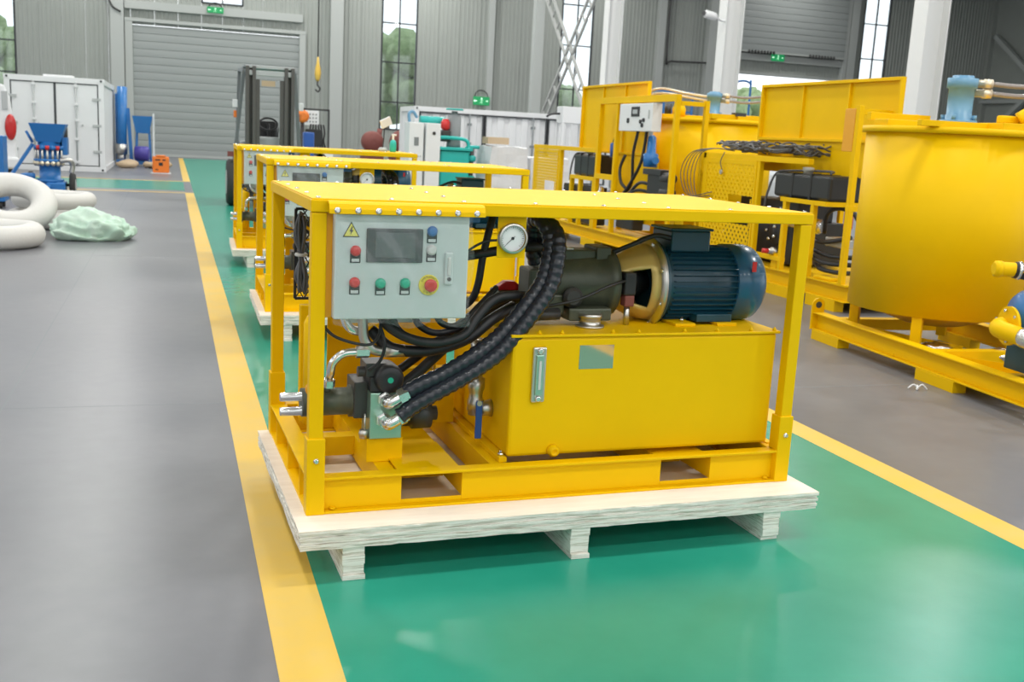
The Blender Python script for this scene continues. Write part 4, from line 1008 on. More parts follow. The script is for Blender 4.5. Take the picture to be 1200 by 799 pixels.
q = MB(); q.box(.0, .2, .30, .88, 1.25, 1.33); q.lathe((.08, .34, 1.22), (0, -1, 0), [(0, .08), (.25, .08), (.26, .05), (.3, .05)], 16); q.lathe((.08, .34, 1.02), (0, -1, 0), [(0, .08), (.25, .08), (.26, .05), (.3, .05)], 16); q.box(.02, .14, .1, .75, .95, 1.28); q.build('valve_bank', 'engine', Dp, bev=.006)
B(-.02, .1, .45, 1.15, .72, .92).build('gauge_plate', 'yellow', Dp, bev=.01)
for y in (.65, .95): MB().lathe((-.02, y, .83), (-1, 0, 0), [(0, .085), (.03, .085), (.031, .07)], 20).build('pressure_gauge', 'lgrey', Dp)
for k, pts in enumerate(([(.05, 1.25, 1.85), (.02, 1.3, 1.5), (.05, 1.35, 1.1), (.0, 1.55, .9)], [(.05, .95, 1.85), (.05, 1.0, 1.6), (.02, 1.05, 1.35), (.0, 1.4, 1.0), (.0, 1.7, .85)], [(.1, .7, 1.1), (.0, .95, 1.12), (.0, 1.3, .95), (.02, 1.6, .85), (.05, 1.8, .8)],
        [(.1, .8, 1.0), (.0, 1.1, 1.0), (-.02, 1.5, .82), (.05, 1.8, .75)], [(.1, 1.75, 1.5), (.05, 1.8, 1.3), (.04, 1.72, 1.1), (.08, 1.6, 1.0)], [(.2, 2.3, 1.9), (.15, 2.32, 1.7), (.12, 2.3, 1.5)])):
    MB().tube(pts, .024, 8, 6).build('hydraulic_hose', 'rubber', Dp)
MB().lathe((.12, 2.28, 1.45), (0, 0, 1), [(0, .04), (.1, .05), (.2, .05), (.22, .025)], 12).build('strainer', 'bluehandle', Dp)
MB().tube([(.1, 2.6, .95), (.06, 2.5, .82), (.1, 2.3, .75)], .05, 10, 6).build('silver_duct', 'foil', Dp)
B(.05, .3, 2.1, 2.5, .68, .78).build('red_cover', 'red', Dp, bev=.03)
MB().lathe((.45, 3.9, 1.57), (0, 0, 1), [(0, .14), (.22, .14), (.30, .08), (.32, .02)], 18).build('air_filter', 'bluel', Dp)
# ================================================================= things in the background
# ---- steel-clad shipping containers
def container(name, label, loc, rz, X, Y, Zh, mode):
    t = thing(name, label, 'container', loc, rz)
    e = .16
    for x in (0, X-e):
        for y in (0, Y-e): B(x, x+e, y, y+e, 0, Zh).build('corner_post', 'whitec', t, bev=.01)
    for z in (0, Zh-e):
        for y in (0, Y-e): B(e, X-e, y, y+e, z, z+e).build('frame_rail', 'whitec', t, bev=.008)
        for x in (0, X-e): B(x, x+e, e, Y-e, z, z+e).build('frame_rail', 'whitec', t, bev=.008)
    for x in (0, X-e):
        for z in (0, Zh-.118): B(x-.006, x+.178, -.008, .17, z-.001 if z else 0, z+.12).build('corner_casting', 'whitec', t, bev=.008)
    for x in (0, X-e):
        for z in (.06, Zh-.06): MB().lathe((x+.08, -.009, z), (0, -1, 0), [(0, .035), (.003, .035)], 12).build('casting_hole', 'seam', t)
    B(e, X-e, Y-.06, Y-.02, e, Zh-e).build('rear_sheet', 'whitec', t)
    B(e*.5, X-e*.5, e*.5, Y-e*.5, Zh-.06, Zh-.03).build('roof_sheet', 'whitec', t); B(e*.5, X-e*.5, e*.5, Y-e*.5, .05, .1).build('floor_sheet', 'whitec', t)
    def side(x, s):
        mb = MB(); n = int((Y-2*e)/.26)
        for i in range(n):
            y0 = e+(Y-2*e)*i/n; y1 = e+(Y-2*e)*(i+1)/n; w_ = (y1-y0)
            prof = [(y0, 0), (y0+w_*.4, 0), (y0+w_*.5, .04), (y0+w_*.9, .04), (y1, 0)]
            for (a, da), (b, db) in zip(prof, prof[1:]):
                mb.add([(x+s*da, a, e), (x+s*db, b, e), (x+s*db, b, Zh-e), (x+s*da, a, Zh-e)], [(0, 1, 2, 3)])
        mb.build('corrugated_side', 'whitec', t)
    side(.05, 1); side(X-.05, -1)
    if mode == 'doors':
        mid = X/2
        for x0, x1, s in ((e+.01, mid-.01, 1), (mid+.01, X-e-.01, -1)):
            d = B(x0, x1, .03, .08, e+.01, Zh-e-.01).build('door_leaf', 'whitec', t, bev=.008)
            sl = MB(); g = .03
            sl.box(x0-.008, x0+g-.008, .018, .05, e, Zh-e); sl.box(x1-g+.008, x1+.008, .018, .05, e, Zh-e); sl.box(x0, x1, .018, .05, Zh-e-g, Zh-e); sl.box(x0, x1, .018, .05, e, e+g)
            sl.build('door_seal', 'seam', d)
            xb = x0+(x1-x0)*(.52 if s > 0 else .48)
            MB().cyl((xb, -.01, e), (xb, -.01, Zh-e+.03), .022).build('locking_bar', 'lgrey', d)
            for z in (e+.12, Zh*.35, Zh*.55, Zh*.72, Zh-e-.08): B(xb-.06, xb+.06, -.035, .03, z-.035, z+.035).build('bar_guide', 'whitec', d, bev=.006)
            xh = x0 if s > 0 else x1
            for z in (Zh*.22, Zh*.5, Zh*.78): B(min(xh-s*.08, xh+s*.16), max(xh-s*.08, xh+s*.16), -.005, .03, z-.04, z+.04).build('door_hinge', 'lgrey', d, bev=.006)
            MB().lathe((x0+(x1-x0)*.62, .03, Zh*.5), (0, -1, 0), [(0, .03), (.03, .03)], 12).build('door_lock', 'lgrey', d)
    else:
        n = mode
        w_ = (X-2*e)/n
        for i in range(n):
            x0, x1 = e+w_*i+.05, e+w_*(i+1)-.05
            d = MB(); k = int((x1-x0)/.42); st = (x1-x0)/k
            prof = []
            for j in range(k): a = x0+st*j; prof += [(a, 0), (a+st*.5, 0), (a+st*.58, .05), (a+st*.92, .05)]
            prof.append((x1, 0))
            for (a, da), (b, db) in zip(prof, prof[1:]): d.add([(a, .05+da, e+.05), (b, .05+db, e+.05), (b, .05+db, Zh-e-.05), (a, .05+da, Zh-e-.05)], [(0, 1, 2, 3)])
            d = d.build('door_leaf', 'whitec', t)
            sl = MB(); g = .05
            sl.box(x0-.03, x0+g-.03, .0, .05, e, Zh-e); sl.box(x1-g+.03, x1+.03, .0, .05, e, Zh-e); sl.box(x0, x1, .0, .05, Zh-e-g, Zh-e)
            sl.build('door_seal', 'seam', d)
            xb = x1-(x1-x0)*.22
            MB().cyl((xb, -.03, e), (xb, -.03, Zh-e), .025).build('locking_bar', 'grey', d)
            for z in (Zh*.3, Zh*.55, Zh*.8): B(xb-.07, xb+.07, -.05, .05, z-.04, z+.04).build('bar_guide', 'grey', d)
            B(xb+.12, xb+.2, -.05, .05, Zh*.4, Zh*.5).build('bar_handle', 'grey', d)
    return t
container('shipping_container', 'white shipping container with double doors and locking bars, left of the roller door', (-4.62, 34.2, 0), 0.0, 2.72, 6.1, 2.74, 'doors')
tb = tag(B(-.42, .42, -.25, .25, 0, .07).build('roof_board', 'white', None, loc=(-3.2, 35.0, 2.74), bev=.01), 'flat white board lying on the white container roof', 'board')
container('shipping_container', 'long white container with corrugated doors behind the teal machine', (7.75, 35.0, 0), 0.0, 7.2, 2.4, 2.55, 3)

# ---- white van at the left edge
V_ = thing('van', 'white van seen from behind beside the white container', 'van', (-5.04, 25.72, 0), .16)
body = [(-.9, .42), (.9, .42), (.93, .7), (.90, 1.25), (.82, 1.95), (.70, 2.25), (-.70, 2.25), (-.82, 1.95), (-.90, 1.25), (-.93, .7)]
bd = MB().prism([(p[0]+.85, p[1]) for p in body], (0, 4.6, 0), (1, 0, 0), (0, 0, 1), 4.6).build('body', 'white', V_, bev=.05)
B(.30, 1.40, -.012, .02, 1.35, 2.0).build('rear_window', 'screen', V_, bev=.02)
q = MB().lathe((1.66, -.02, 1.32), (0, -1, 0), [(0, .12), (.03, .11), (.05, .05)], 20); q.v = [(v[0], v[1], 1.32+(v[2]-1.32)*2.4) for v in q.v]; q.build('tail_light', 'redlamp', V_)
q = MB().lathe((.08, -.02, 1.32), (0, -1, 0), [(0, .12), (.03, .11), (.05, .05)], 20); q.v = [(v[0], v[1], 1.32+(v[2]-1.32)*2.4) for v in q.v]; q.build('tail_light', 'redlamp', V_)
B(-.10, 1.80, -.12, .1, .40, .66).build('bumper', 'white', V_, bev=.05)
B(1.50, 1.62, -.03, .01, 1.7, 2.1).build('roof_pillar_trim', 'lgrey', V_, bev=.01)
for x in (.0, 1.50):
    for y in (.7, 3.7):
        w_ = MB().lathe((x, y, .33), (1, 0, 0), [(0, .2), (.0, .30), (.03, .33), (.19, .33), (.22, .30), (.22, .2)], 28).build('wheel', 'tyre', V_)
        MB().lathe((x-.005 if x == 0 else x+.215, y, .33), (1, 0, 0), [(0, .19), (.01, .19)], 24).build('wheel_hub', 'lgrey', w_)
bb = thing('blue_cabinet', 'bright blue steel cabinet on castors at the left edge of the hall', 'cabinet', (-3.55, 20.0, 0))
B(0, .80, 0, .5, .12, 1.24).build('body', 'bluem', bb, bev=.01); B(.03, .77, -.012, 0, .18, .68).build('door', 'bluem', bb, bev=.005); B(.03, .77, -.012, 0, .70, 1.2).build('door', 'bluem', bb, bev=.005)
for x in (.08, .72):
    for y in (.08, .42): MB().lathe((x-.02, y, .06), (1, 0, 0), [(0, .06), (.04, .06)], 16).build('castor', 'tyre', bb)

# ---- blue shotcrete machine with hopper
G = thing('shotcrete_machine', 'blue wheeled machine with a wide funnel hopper and drawbar', 'machine', (-2.34, 23.2, 0))
hp = MB(); 
def frustum(mb, c0, s0, z0, c1, s1, z1, t=.02):
    a = [(c0[0]+sx*s0[0], c0[1]+sy*s0[1], z0) for sx, sy in ((-1,-1),(1,-1),(1,1),(-1,1))]; b = [(c1[0]+sx*s1[0], c1[1]+sy*s1[1], z1) for sx, sy in ((-1,-1),(1,-1),(1,1),(-1,1))]
    i = [(c1[0]+sx*(s1[0]-t), c1[1]+sy*(s1[1]-t), z1) for sx, sy in ((-1,-1),(1,-1),(1,1),(-1,1))]
    mb.add(a+b+i+[(p[0]*.9+c0[0]*.1, p[1]*.9+c0[1]*.1, z0+.03) for p in a], [(0,1,5,4),(1,2,6,5),(2,3,7,6),(3,0,4,7),(4,5,9,8),(5,6,10,9),(6,7,11,10),(7,4,8,11),(8,9,13,12),(9,10,14,13),(10,11,15,14),(11,8,12,15),(12,13,14,15),(3,2,1,0)])
frustum(hp, (0, 0), (.22, .20), 1.10, (0, 0), (.34, .32), 1.46); hp.build('hopper', 'bluem', G)
q = MB(); q.lathe((0, 0, .30), (0, 0, 1), [(0, .26), (.06, .26), (.07, .20), (.40, .20), (.41, .30), (.46, .30), (.47, .22), (.66, .22), (.67, .28), (.72, .28), (.73, .22), (.80, .22)], 28); q.build('rotor_housing', 'bluem', G)
q = MB(); q.box(-.30, .30, -.22, .25, .22, .32); q.box(-.05, .30, -.30, .2, .10, .3); q.build('chassis', 'bluem', G, bev=.02)
for k in range(7):
    a = -2.7+k*.36; p = Vector((.27*math.cos(a), .27*math.sin(a), 0))
    MB().cyl((p.x, p.y, .62), (p.x, p.y, 1.02), .022).build('clamp_rod', 'steel', G)
    MB().cyl((p.x, p.y, .95), (p.x, p.y, 1.03), .04).build('rod_nut', 'red' if k in (1, 3, 5) else 'bluem', G)
    MB().sphere((p.x*1.05, p.y*1.05, .68), .05, 10).build('clamp_cap', 'brass', G)
MB().tube([(-.28, -.1, .42), (-.5, -.2, .40), (-.45, -.35, .25), (-.1, -.38, .22), (.02, -.35, .20)], .06, 12, 6).build('outlet_bend', 'bluem', G)
MB().bar((-.30, -.05, 1.05), (-.78, -.25, .28), .06, .06).build('drawbar', 'bluem', G)
MB().lathe((-.3, -.06, 1.08), (-.5, -.2, 1), [(0, .03), (.25, .025)], 10).build('drawbar_handle', 'bluem', G)
q = MB(); q.box(.24, .34, -.1, .3, .85, 1.2); q.build('motor_guard', 'bluem', G, bev=.01)
MB().lathe((.2, .25, .98), (0, 0, 1), [(0, .13), (.42, .13), (.45, .08)], 18).build('drive_motor', 'darksteel', G)
MB().tube([(.22, -.25, .74), (.38, -.25, .76), (.44, -.2, .66), (.42, -.2, .5)], .05, 10, 6).build('air_pipe', 'steel', G)
for x in (-.42, .36):
    w_ = MB().lathe((x, .05, .25), (1, 0, 0), [(0, .12), (0, .22), (.02, .25), (.09, .25), (.11, .22), (.11, .12)], 26).build('wheel', 'tyre', G)
    MB().lathe((x-.005 if x < 0 else x+.1, .05, .25), (1, 0, 0), [(0, .125), (.015, .12)], 20).build('wheel_hub', 'lgrey', w_)
MB().cyl((-.4, .05, .25), (.42, .05, .25), .03).build('axle', 'darksteel', G)
MB().cyl((-.70, -.22, 0), (-.70, -.22, .42), .03).build('prop_leg', 'bluem', G)
MB().lathe((-.75, -.22, .08), (1, 0, 0), [(0, .08), (.05, .08)], 14).build('prop_wheel', 'tyre', G)

# ---- white duct hose coils and a pale green sack
GH = 'white hose coils on the floor'
def coil(label, c, R, r, rx, ry, turns=1):
    mb = MB(); Mx = Matrix.Rotation(ry, 3, 'Y') @ Matrix.Rotation(rx, 3, 'X')
    mb.torus((0, 0, 0), R, r, 56, 18, Mx, .05)
    for k in range(0): pass
    o_ = mb.build('hose_coil', 'duct', None, loc=c); tag(o_, label, 'hose', GH); return o_
coil('white hose coil lying flat on the floor in front of the leaning coil', (-2.22, 14.35, .15), .54, .15, .0, .0)
coil('thick white hose coil leaning on the others beside the green sack', (-2.12, 15.85, .415), .43, .165, .58, .08)
coil('white hose coil lying flat behind the leaning coil', (-1.72, 17.0, .13), .50, .13, 0, 0)
coil('white hose coil resting on top of the rear flat coil', (-1.68, 17.05, .40), .47, .12, .0, .0)
sk = MB(); sk.sphere((0, 0, 0), 1.0, 80)
def sackv(v):
    v = Vector(v); x = v.x*.56; y = v.y*.42; z = max(v.z, -.55)
    z = (z+.55)*.27*(1-.35*max(0, v.x))
    x += .03*math.sin(v.y*5); f = noise.noise(Vector((v.x*2.4+v.y*1.6, v.y*2.0-v.z, v.z*2.2))); g = noise.noise(Vector((v.x*6-v.y*5, v.y*5, v.z*4)))
    n_ = v.normalized(); k = .09*f+.04*g-.07*abs(noise.noise(Vector((v.x*4.2+v.y*3.1, v.y*2.2-v.x, v.z*3+4))))
    return (x+n_.x*k, y+n_.y*k, max(0.0, z+k*.8*(1 if v.z > -.5 else 0)))
sk.v = [sackv(v) for v in sk.v]
tag(sk.build('sack', 'sack', None, loc=(-1.02, 15.35, .002), rot=(0, 0, .25)), 'crumpled pale green woven sack lying beside the white hose coils', 'sack')

# ---- blue mixer by the roller door, orange crate
Z = thing('upright_conveyor', 'blue machine with tilted steel tube and violet motor beside the container', 'machine', (-1.25, 40.0, 0))
q = MB(); q.cyl((-.42, -.1, .42), (-.38, 0, 2.72), .17, n=24); q.build('tube', 'bluem', Z)
q = MB(); q.cyl((-.43, -.1, .40), (-.42, -.1, .75), .20, n=24); q.cyl((-.43, -.1, .15), (-.43, -.1, .42), .15); q.build('tube_foot', 'steel', Z)
B(-.62, -.40, .0, .3, .1, 2.5).build('side_frame', 'bluem', Z, bev=.02)
q = MB(); frustum(q, (.28, .1), (.22, .2), 1.15, (.28, .1), (.34, .3), 1.75); q.build('hopper', 'bluem', Z)
MB().bar((-.1, 0, .2), (-.2, 0, 2.0), .12, .12).build('leg', 'bluem', Z); MB().bar((.55, .1, .1), (.5, .1, 1.3), .08, .08).build('leg', 'bluem', Z); MB().bar((.05, .1, .1), (.1, .1, 1.3), .08, .08).build('leg', 'bluem', Z)
B(.62, .68, .0, .35, .1, 1.85).build('white_board', 'white', Z)
MB().lathe((.02, -.25, .45), (1, -.2, 0), [(0, .12), (.02, .25), (.45, .25), (.5, .15)], 24).build('motor', 'purple', Z)
q = MB(); q.box(-.6, .6, -.3, .35, .06, .2); q.build('base', 'bluem', Z, bev=.02)
for x in (-.45, .4): MB().cyl((x, -.3, .06), (x, .3, .06), .06).build('roller_foot', 'darksteel', Z)
for k, (x, y) in enumerate(((-1.45, 37.9), (-.62, 38.2), (-.3, 38.9), (-1.42, 38.8))):
    q = MB().sphere((0, 0, 0), .26, 16, (1.3, .8, .5)); q.v = [tuple(Vector((v[0], v[1], max(v[2], -.1)))+Vector(noise.noise_vector(Vector(v)*5+Vector((k*3, 0, 0))))*.05) for v in q.v]
    zmin = min(v[2] for v in q.v); q.v = [(v[0], v[1], v[2]-zmin) for v in q.v]
    tag(q.build('cement_bag', 'card', None, loc=(x, y, 0)), ['dusty grey bag slumped against the container corner', 'dusty bag lying in front of the blue upright machine', 'dusty bag nearest the violet motor', 'dusty bag tucked between container and blue machine'][k], 'bag', 'dusty bags on the floor')
oc = thing('orange_crate', 'small orange crate with dark print on a white sheet', 'crate', (-.32, 35.1, .02))
B(-.25, .25, -.2, .2, 0, .50).build('body', 'orange', oc, bev=.04)
q = MB(); q.box(-.06, .06, -.206, -.2, .22, .32); q.box(-.16, -.02, -.206, -.2, .38, .42); q.box(.05, .14, -.206, -.2, .38, .42); q.box(-.16, -.08, -.206, -.2, .08, .11); q.build('print', 'black', oc)['kind'] = 'stuff'
B(-.14, .14, -.21, .21, .50, .54).build('handle', 'orange', oc, bev=.01)
tag(B(-.3, .3, -.28, .28, 0, .02).build('white_sheet', 'white', None, loc=(-.32, 35.1, 0)), 'white sheet on the floor under the orange crate', 'sheet')

# ---- forklift facing the viewer
K = thing('forklift', 'grey forklift with tall dark mast parked by the roller door', 'forklift', (1.9, 22.0, 0))
for s in (-1, 1):
    q = MB(); x = s*.38; q.box(x-.10, x-.03, 0-.05, .12, .12, 2.80); q.box(x+.03, x+.10, -.05, .12, .12, 2.80); q.box(x-.10, x+.10, .09, .12, .12, 2.80); q.build('mast_channel', 'mast', K, bev=.006)
    q = MB(); q.box(s*.24-.04, s*.24+.04, .0, .1, .12, 2.55); q.build('inner_mast', 'mast', K, bev=.006)
    MB().cyl((s*.24, .05, .2), (s*.24, .05, 2.4), .03).build('lift_chain', 'darksteel', K)
    MB().bar((s*.50, .2, 2.72), (s*.70, .55, .62), .07, .07).build('guard_leg', 'grey', K)
    MB().bar((s*.50, .2, 2.72), (s*.50, 1.7, 2.80), .07, .07).build('guard_roof_rail', 'grey', K)
    MB().bar((s*.50, 1.7, 2.80), (s*.55, 1.95, .9), .07, .07).build('guard_leg', 'grey', K)
    B(s*.66-.05, s*.66+.05, .36, .44, 1.98, 2.14).build('head_lamp', 'white', K, bev=.01)
    B(s*.66-.03, s*.66+.03, .36, .43, 1.78, 1.92).build('turn_lamp', 'orange', K, bev=.01)
    w_ = MB().lathe((s*.72-.11, .42, .47), (1, 0, 0), [(0, .25), (0, .42), (.04, .47), (.18, .47), (.22, .42), (.22, .25)], 32).build('front_wheel', 'tyre', K)
    MB().lathe((s*.72-.115 if s < 0 else s*.72+.11, .42, .47), (1, 0, 0), [(0, .25), (.01, .24)], 24).build('wheel_hub', 'lgrey', w_)
    MB().lathe((s*.60-.09, 2.0, .30), (1, 0, 0), [(0, .15), (0, .27), (.03, .30), (.15, .30), (.18, .27), (.18, .15)], 28).build('rear_wheel', 'tyre', K)
    MB().bar((s*.62, .20, 1.05), (s*.82, .20, 1.05), .1, .1).build('fender_bracket', 'rust', K)
    q = MB(); q.box(s*.28-.06, s*.28+.06, -1.15, -.05, .05, .09); q.box(s*.28-.06, s*.28+.06, -.10, -.05, .05, .6); q.build('fork', 'darksteel', K, bev=.008)
for z in (.55, 1.15): B(-.46, .46, -.05, .0, z, z+.08).build('carriage_bar', 'mast', K, bev=.006)
B(-.46, .46, -.02, .10, 2.62, 2.72).build('mast_crossbar', 'lgrey', K, bev=.008); B(-.48, .48, .0, .1, 2.76, 2.82).build('mast_crossbar', 'lgrey', K, bev=.008)
B(-.17, .10, -.012, -.0, 2.42, 2.53).build('mast_plate', 'card', K)
q = MB(); q.box(-.55, .55, .30, 2.1, .35, 1.05); q.box(-.50, .50, 1.2, 2.2, 1.0, 1.3); q.build('chassis', 'grey', K, bev=.05)
B(-.30, .30, .38, .75, 1.05, 1.42).build('dashboard', 'lgrey', K, bev=.04)
B(-.25, .25, 1.0, 1.35, 1.2, 1.75).build('seat', 'black', K, bev=.06)
q = MB().torus((0, 0, 0), .19, .02, 28, 8); q.build('steering_wheel', 'black', K, loc=(0.03, .72, 1.68), rot=(.7, 0, 0))
MB().cyl((.03, .62, 1.40), (.03, .72, 1.68), .03).build('steering_column', 'black', K)
for x in (.1, .17, .24): MB().cyl((x+.1, .5, 1.42), (x+.12, .48, 1.62), .012).build('lever', 'black', K)
B(-.5, .5, .2, 1.75, 2.78, 2.82).build('guard_roof', 'grey', K)

# ---- workbench corner behind the forklift
wb = thing('switchboard_stand', 'dark framed stand with a white switch panel by the wall', 'switchboard', (3.9, 30.0, 0))
q = MB(); 
for x in (-.40, .30): q.box(x-.025, x+.025, -.03, .03, 0, 2.18)
q.box(-.40, .30, -.03, .03, 2.13, 2.18); q.box(-.40, .30, -.03, .03, .9, .95); q.build('frame', 'darksteel', wb)
B(-.38, .02, -.05, 0, 1.72, 2.12).build('switch_panel', 'white', wb, bev=.01)
for i in range(4):
    for j in range(3): B(-.33+i*.085, -.29+i*.085, -.06, -.05, 1.80+j*.1, 1.84+j*.1).build('switch', 'grey', wb)
for k in range(6): MB().tube([(-.2+.07*k, -.06, 1.75), (-.22+.08*k, -.1, 1.5), (-.1+.05*k, -.12, 1.3), (-.2+.09*k, -.1, 1.0)], .025, 6, 4).build('cable_drop', 'rubber', wb)
B(-.35, .1, -.2, .0, 1.15, 1.62).build('contactor_box', 'engine', wb, bev=.02)
cr_ = thing('cable_reel', 'orange cable reel mounted on a post beside the switch panel', 'reel', (3.42, 29.6, 0))
MB().lathe((0, .0, 1.95), (0, -1, 0), [(0, .09), (.02, .17), (.06, .17), (.07, .09), (.14, .09), (.15, .17), (.18, .17), (.2, .08)], 24).build('drum', 'orange', cr_)
MB().cyl((0, .02, 0), (0, .02, 1.8), .05).build('post', 'black', cr_); MB().lathe((0, .0, 0), (0, 0, 1), [(0, .25), (.03, .25)], 20).build('base', 'black', cr_)
wt = thing('workbench', 'steel workbench behind the forklift by the wall', 'bench', (3.9, 27.2, 0))
B(-.75, .75, -.35, .35, .86, .92).build('bench_top', 'grey', wt, bev=.005)
for x in (-.7, .7):
    for y in (-.3, .3): B(x-.03, x+.03, y-.03, y+.03, 0, .86).build('leg', 'darksteel', wt)
tag(B(-.13, .13, -.15, .15, 0, .62).build('blue_canister', 'bluehandle', None, loc=(3.30, 27.15, .92), bev=.03), 'dark blue plastic canister on the workbench', 'canister')
tag(B(-.16, .16, -.15, .15, 0, .22).build('white_carton', 'white', None, loc=(3.72, 26.98, .92), bev=.01), 'white carton on the workbench beside the canister', 'carton')
hk = thing('chain_hoist', 'yellow chain hoist hook block hanging from the roof', 'hoist', (5.62, 43.5, 12))
MB().cyl((0, 0, 0), (0, 0, -7.6), .025, n=8).build('chain', 'darksteel', hk)
q = MB(); q.lathe((0, 0, -8.5), (0, 0, 1), [(0, .05), (.1, .10), (.3, .13), (.5, .11), (.65, .07), (.95, .03)], 14); q.build('hook_block', 'stripe', hk)
MB().tube([(0, 0, -8.5), (0, 0, -8.65), (.1, 0, -8.78), (.02, 0, -8.9), (-.09, 0, -8.82)], .035, 8, 6).build('hook', 'darksteel', hk)

# ---- red-brown machines at the wall
for k, (x, y, w_, lb) in enumerate(((7.35, 40.5, .8, 'red-brown round machine at the wall behind the spray bottle'), (8.75, 41.5, 1.0, 'red-brown broad machine at the wall under the tall window'))):
    t = thing('cast_machine', lb, 'machine', (x, y, 0))
    B(-w_/2, w_/2, -.4, .4, 0, .9).build('base', 'rust', t, bev=.05)
    MB().lathe((0, .35, 1.25), (0, -1, 0), [(0, w_*.45), (.1, w_*.5), (.6, w_*.5), (.7, w_*.38), (.75, .1)], 26).build('drum', 'rust', t)
    MB().cyl((w_*.3, 0, 1.3), (w_*.35, 0, 1.95 if k else 1.75), .1).build('stack', 'rust', t)
    for i in range(5): MB().lathe((-w_*.4+i*w_*.2, -.41, .8), (0, -1, 0), [(0, .05), (.04, .05)], 10).build('knob', 'lgrey', t)

# ---- lamp and spray bottle on the rear power unit
zt = .2077+1.1975
lm = thing('work_lamp', 'small white square work lamp on a black stem on the rear power unit', 'lamp', (2.55, 13.30, zt))
MB().lathe((0, 0, 0), (0, 0, 1), [(0, .06), (.03, .06), (.035, .045), (.05, .045)], 18).build('lamp_base', 'lgrey', lm)
MB().tube([(0, 0, .05), (.01, 0, .18), (.015, 0, .33)], .007, 8).build('stem', 'black', lm)
B(-.075, .075, -.012, .012, -.055, .055).build('lamp_head', 'white', lm, loc=(.03, -.01, .36), rot=(0.2, -.45, .2), bev=.006)
sb = thing('spray_bottle', 'teal spray bottle with white pump top on the rear power unit', 'bottle', (2.66, 13.20, zt))
MB().lathe((0, 0, 0), (0, 0, 1), [(0, .036), (.01, .042), (.11, .042), (.14, .030), (.15, .016)], 20).build('body', 'teal', sb)
q = MB(); q.cyl((0, 0, .15), (0, 0, .20), .014); q.box(-.02, .04, -.012, .012, .20, .222); q.build('pump_top', 'white', sb, bev=.003)

# ---- teal grout plant with two white cabinets
T = thing('grout_plant', 'teal pump set with two white electric cabinets in front of the long container', 'machine', (4.35, 20.0, 0))
B(0, 1.35, 0, 1.2, .06, .34).build('skid', 'teal', T, bev=.02)
B(.05, .55, -.012, .0, .12, .28).build('skid_slot_plate', 'teal', T); MB().box(.22, .50, -.02, -.01, .16, .25).build('fork_slot', 'seam', T, bev=.02)
for x in (.05, 1.2): B(x, x+.12, .1, 1.1, 0, .06).build('foot', 'teal', T)
c1 = B(0, .285, .05, .45, .34, 1.86).build('electric_cabinet', 'white', T, bev=.01)
B(.10, .19, .042, .05, 1.42, 1.58).build('meter', 'grey', c1)
for i in range(5):
    for j in range(2): MB().lathe((.05+i*.045, .05, 1.08+.14*j), (0, -1, 0), [(0, .014), (.012, .013)], 10).build('push_button', 'lgrey', c1)
c2 = B(.33, .62, .05, .45, .34, 1.86).build('electric_cabinet', 'white', T, bev=.01)
MB().lathe((.49, .05, 1.67), (0, -1, 0), [(0, .035), (.015, .035)], 6).build('rotary_switch', 'black', c2)
B(.60, .612, .045, .05, 1.0, 1.15).build('cabinet_handle', 'black', c2)
q = MB(); q.box(.66, 1.25, .15, .95, .34, 1.36); q.build('mixing_vat', 'teal', T, bev=.04); B(.62, 1.30, .10, 1.0, 1.36, 1.42).build('vat_rim', 'teal', T, bev=.01)
MB().lathe((.35, .7, 1.90), (1, 0, 0), [(0, .10), (.5, .10), (.55, .06)], 20).build('horizontal_drum', 'teal', T)
MB().lathe((1.0, .5, 1.42), (0, 0, 1), [(0, .14), (.05, .14), (.10, .135), (.62, .135), (.64, .06), (.70, .06)], 22).build('vertical_motor', 'grey', T)
q = MB().lathe((1.0, .5, 2.14), (0, 0, 1), [(0, .17), (.03, .17)], 22); q.build('motor_cap', 'teal', T)
MB().lathe((.80, .42, 1.74), (0, 0, 1), [(0, .05), (.05, .09), (.16, .09), (.22, .05)], 16).build('red_filter', 'red', T)
B(.72, .90, .35, .6, 1.52, 1.74).build('valve_block', 'darksteel', T, bev=.02)
MB().tube([(.62, .3, 1.60), (.9, .25, 1.60), (1.15, .25, 1.58), (1.24, .25, 1.5), (1.25, .25, 1.3)], .035, 10, 6).build('pipe', 'teal', T)
MB().tube([(1.2, .3, 1.42), (1.35, .3, 1.44), (1.48, .3, 1.44)], .035, 10, 4).build('pipe', 'teal', T)
for z in (.75, .95, 1.15): MB().lathe((1.32, .3, z), (0, 0, 1), [(0, .06), (.03, .10), (.10, .10), (.13, .06)], 16).build('pump_stage', 'teal' if z != .95 else 'darksteel', T)
MB().cyl((1.32, .3, .34), (1.32, .3, 1.42), .05).build('riser', 'darksteel', T)
MB().tube([(.04, .25, 1.86), (.03, .25, 2.02), (.12, .3, 2.06), (.2, .3, 1.95)], .03, 8, 6).build('conduit', 'bluel', T)
tag(B(-.28, .28, -.2, .2, 0, .34).build('green_box', 'motor', None, loc=(5.0, 18.9, 0.0), bev=.02), 'dark green box on the floor before the teal pump set', 'box')

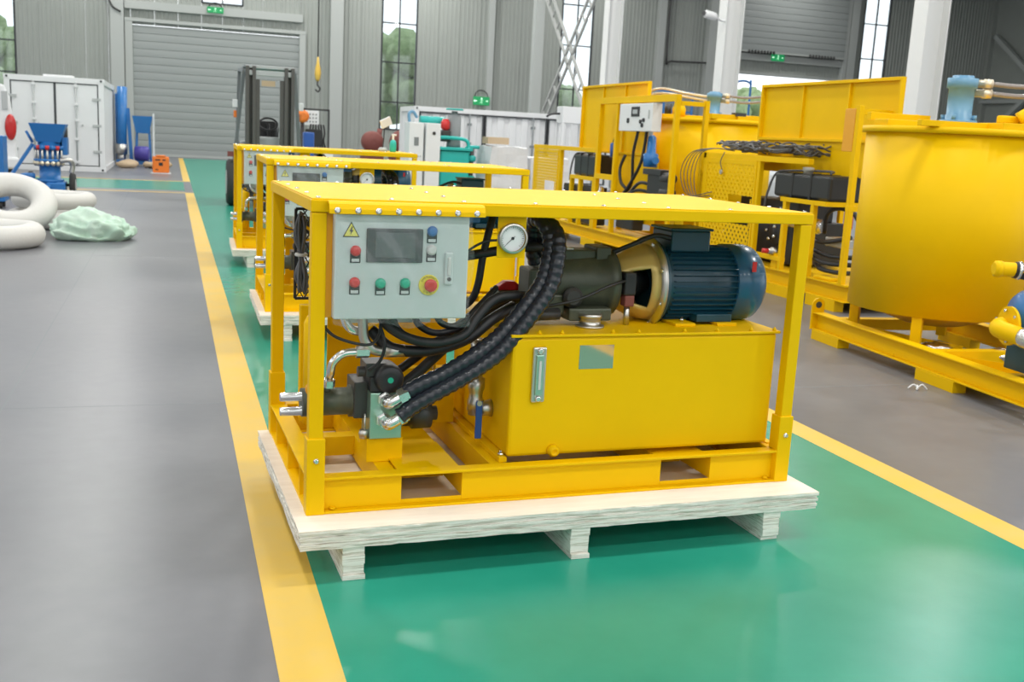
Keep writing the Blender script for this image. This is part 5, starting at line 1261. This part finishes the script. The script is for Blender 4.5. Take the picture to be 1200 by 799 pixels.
# ---- wrapped goods and carton
for k, (x, y, sx, sy, sz, lb) in enumerate(((6.28, 20.2, .38, .5, 1.48, 'tall white foam-wrapped crate with a carton on top'), (7.18, 20.4, .40, .55, 1.30, 'lower white foam-wrapped crate beside the perforated panel'))):
    q = MB(); n = 10; 
    q.box(-sx, sx, -sy, sy, 0, sz)
    me = bmesh.new(); mm = q.mesh('tmp'); me.from_mesh(mm); bmesh.ops.subdivide_edges(me, edges=me.edges[:], cuts=9, use_grid_fill=True)
    for v in me.verts:
        d = Vector(noise.noise_vector(v.co*4+Vector((k*7, 0, 0))))*.035; v.co += Vector((d.x, d.y, d.z if v.co.z > .1 else 0))
    me.to_mesh(mm); me.free(); mm.materials.append(M['wrap']); o_ = bpy.data.objects.new('wrapped_crate', mm); C.objects.link(o_); o_.location = (x, y, 0)
    tag(o_, lb, 'crate', 'foam-wrapped crates')
cn = thing('carton', 'brown cardboard carton on the tall foam-wrapped crate', 'carton', (6.15, 20.25, 1.525))
B(-.22, .22, -.2, .2, 0, .13).build('body', 'card', cn, bev=.004); B(-.23, .23, -.03, .03, .128, .134).build('tape', 'brass', cn)
ws = thing('white_cabinet_stand', 'white box on tall white legs before the long container', 'stand', (10.7, 28.0, 0))
B(-.36, .36, -.25, .25, 2.15, 2.60).build('box', 'white', ws, bev=.01)
for x in (-.33, .33):
    for y in (-.22, .22): B(x-.03, x+.03, y-.03, y+.03, 0, 2.15).build('leg', 'white', ws)
B(-.33, .33, -.22, .22, .5, .53).build('shelf', 'white', ws)
MB().tube([(-.36, 0, 2.4), (-.6, 0, 2.38), (-.75, 0, 2.3)], .03, 8, 4).build('spout', 'black', ws)

# ---- blue platform ladder and trolley
pl = thing('platform_ladder', 'blue steel platform with guard rails behind the far tank', 'platform', (15.0, 30.6, 0))
for x in (-.75, -.25, .25, .75):
    MB().bar((x, 0, 0), (x, 0, 3.36), .06, .06).build('upright', 'bluem', pl)
for z in (2.3, 2.75, 3.05, 3.36): MB().bar((-.78, 0, z), (.78, 0, z), .05, .05).build('rail', 'bluem', pl)
B(-.78, .78, 0, .9, 2.2, 2.25).build('deck', 'bluem', pl)
for x in (-.75, .75): MB().bar((x, .9, 0), (x, .9, 3.36), .06, .06).build('upright', 'bluem', pl)
tr = thing('trolley', 'narrow blue tubular trolley standing upright before the bright doorway', 'trolley', (16.95, 29.6, 0))
MB().tube([(-.26, 0, .1), (-.26, 0, 3.5), (-.22, 0, 3.72), (0, 0, 3.78), (.22, 0, 3.72), (.26, 0, 3.5), (.26, 0, .1)], .035, 8, 4).build('frame', 'bluem', tr)
for z in (.5, 1.2, 1.9, 2.6, 3.1): MB().bar((-.26, 0, z), (.26, 0, z), .04, .04).build('rung', 'bluem', tr)
for x in (-.26, .26): MB().lathe((x-.03, 0, .1), (1, 0, 0), [(0, .1), (.06, .1)], 16).build('wheel', 'tyre', tr)

# ---- scrap of white plastic on the floor
q = MB()
for k, (a, b) in enumerate((((0, 0), (.05, .06)), ((.03, .02), (-.04, .05)), ((.0, .01), (.08, -.01)))):
    q.tube([(a[0], a[1], .006), ((a[0]+b[0])/2, (a[1]+b[1])/2, .03+.006*k), (b[0], b[1], .006)], .006, 6, 5)
tag(q.build('plastic_scrap', 'litter', None, loc=(5.16, 6.12, 0)), 'small curled scrap of white plastic on the concrete', 'litter')
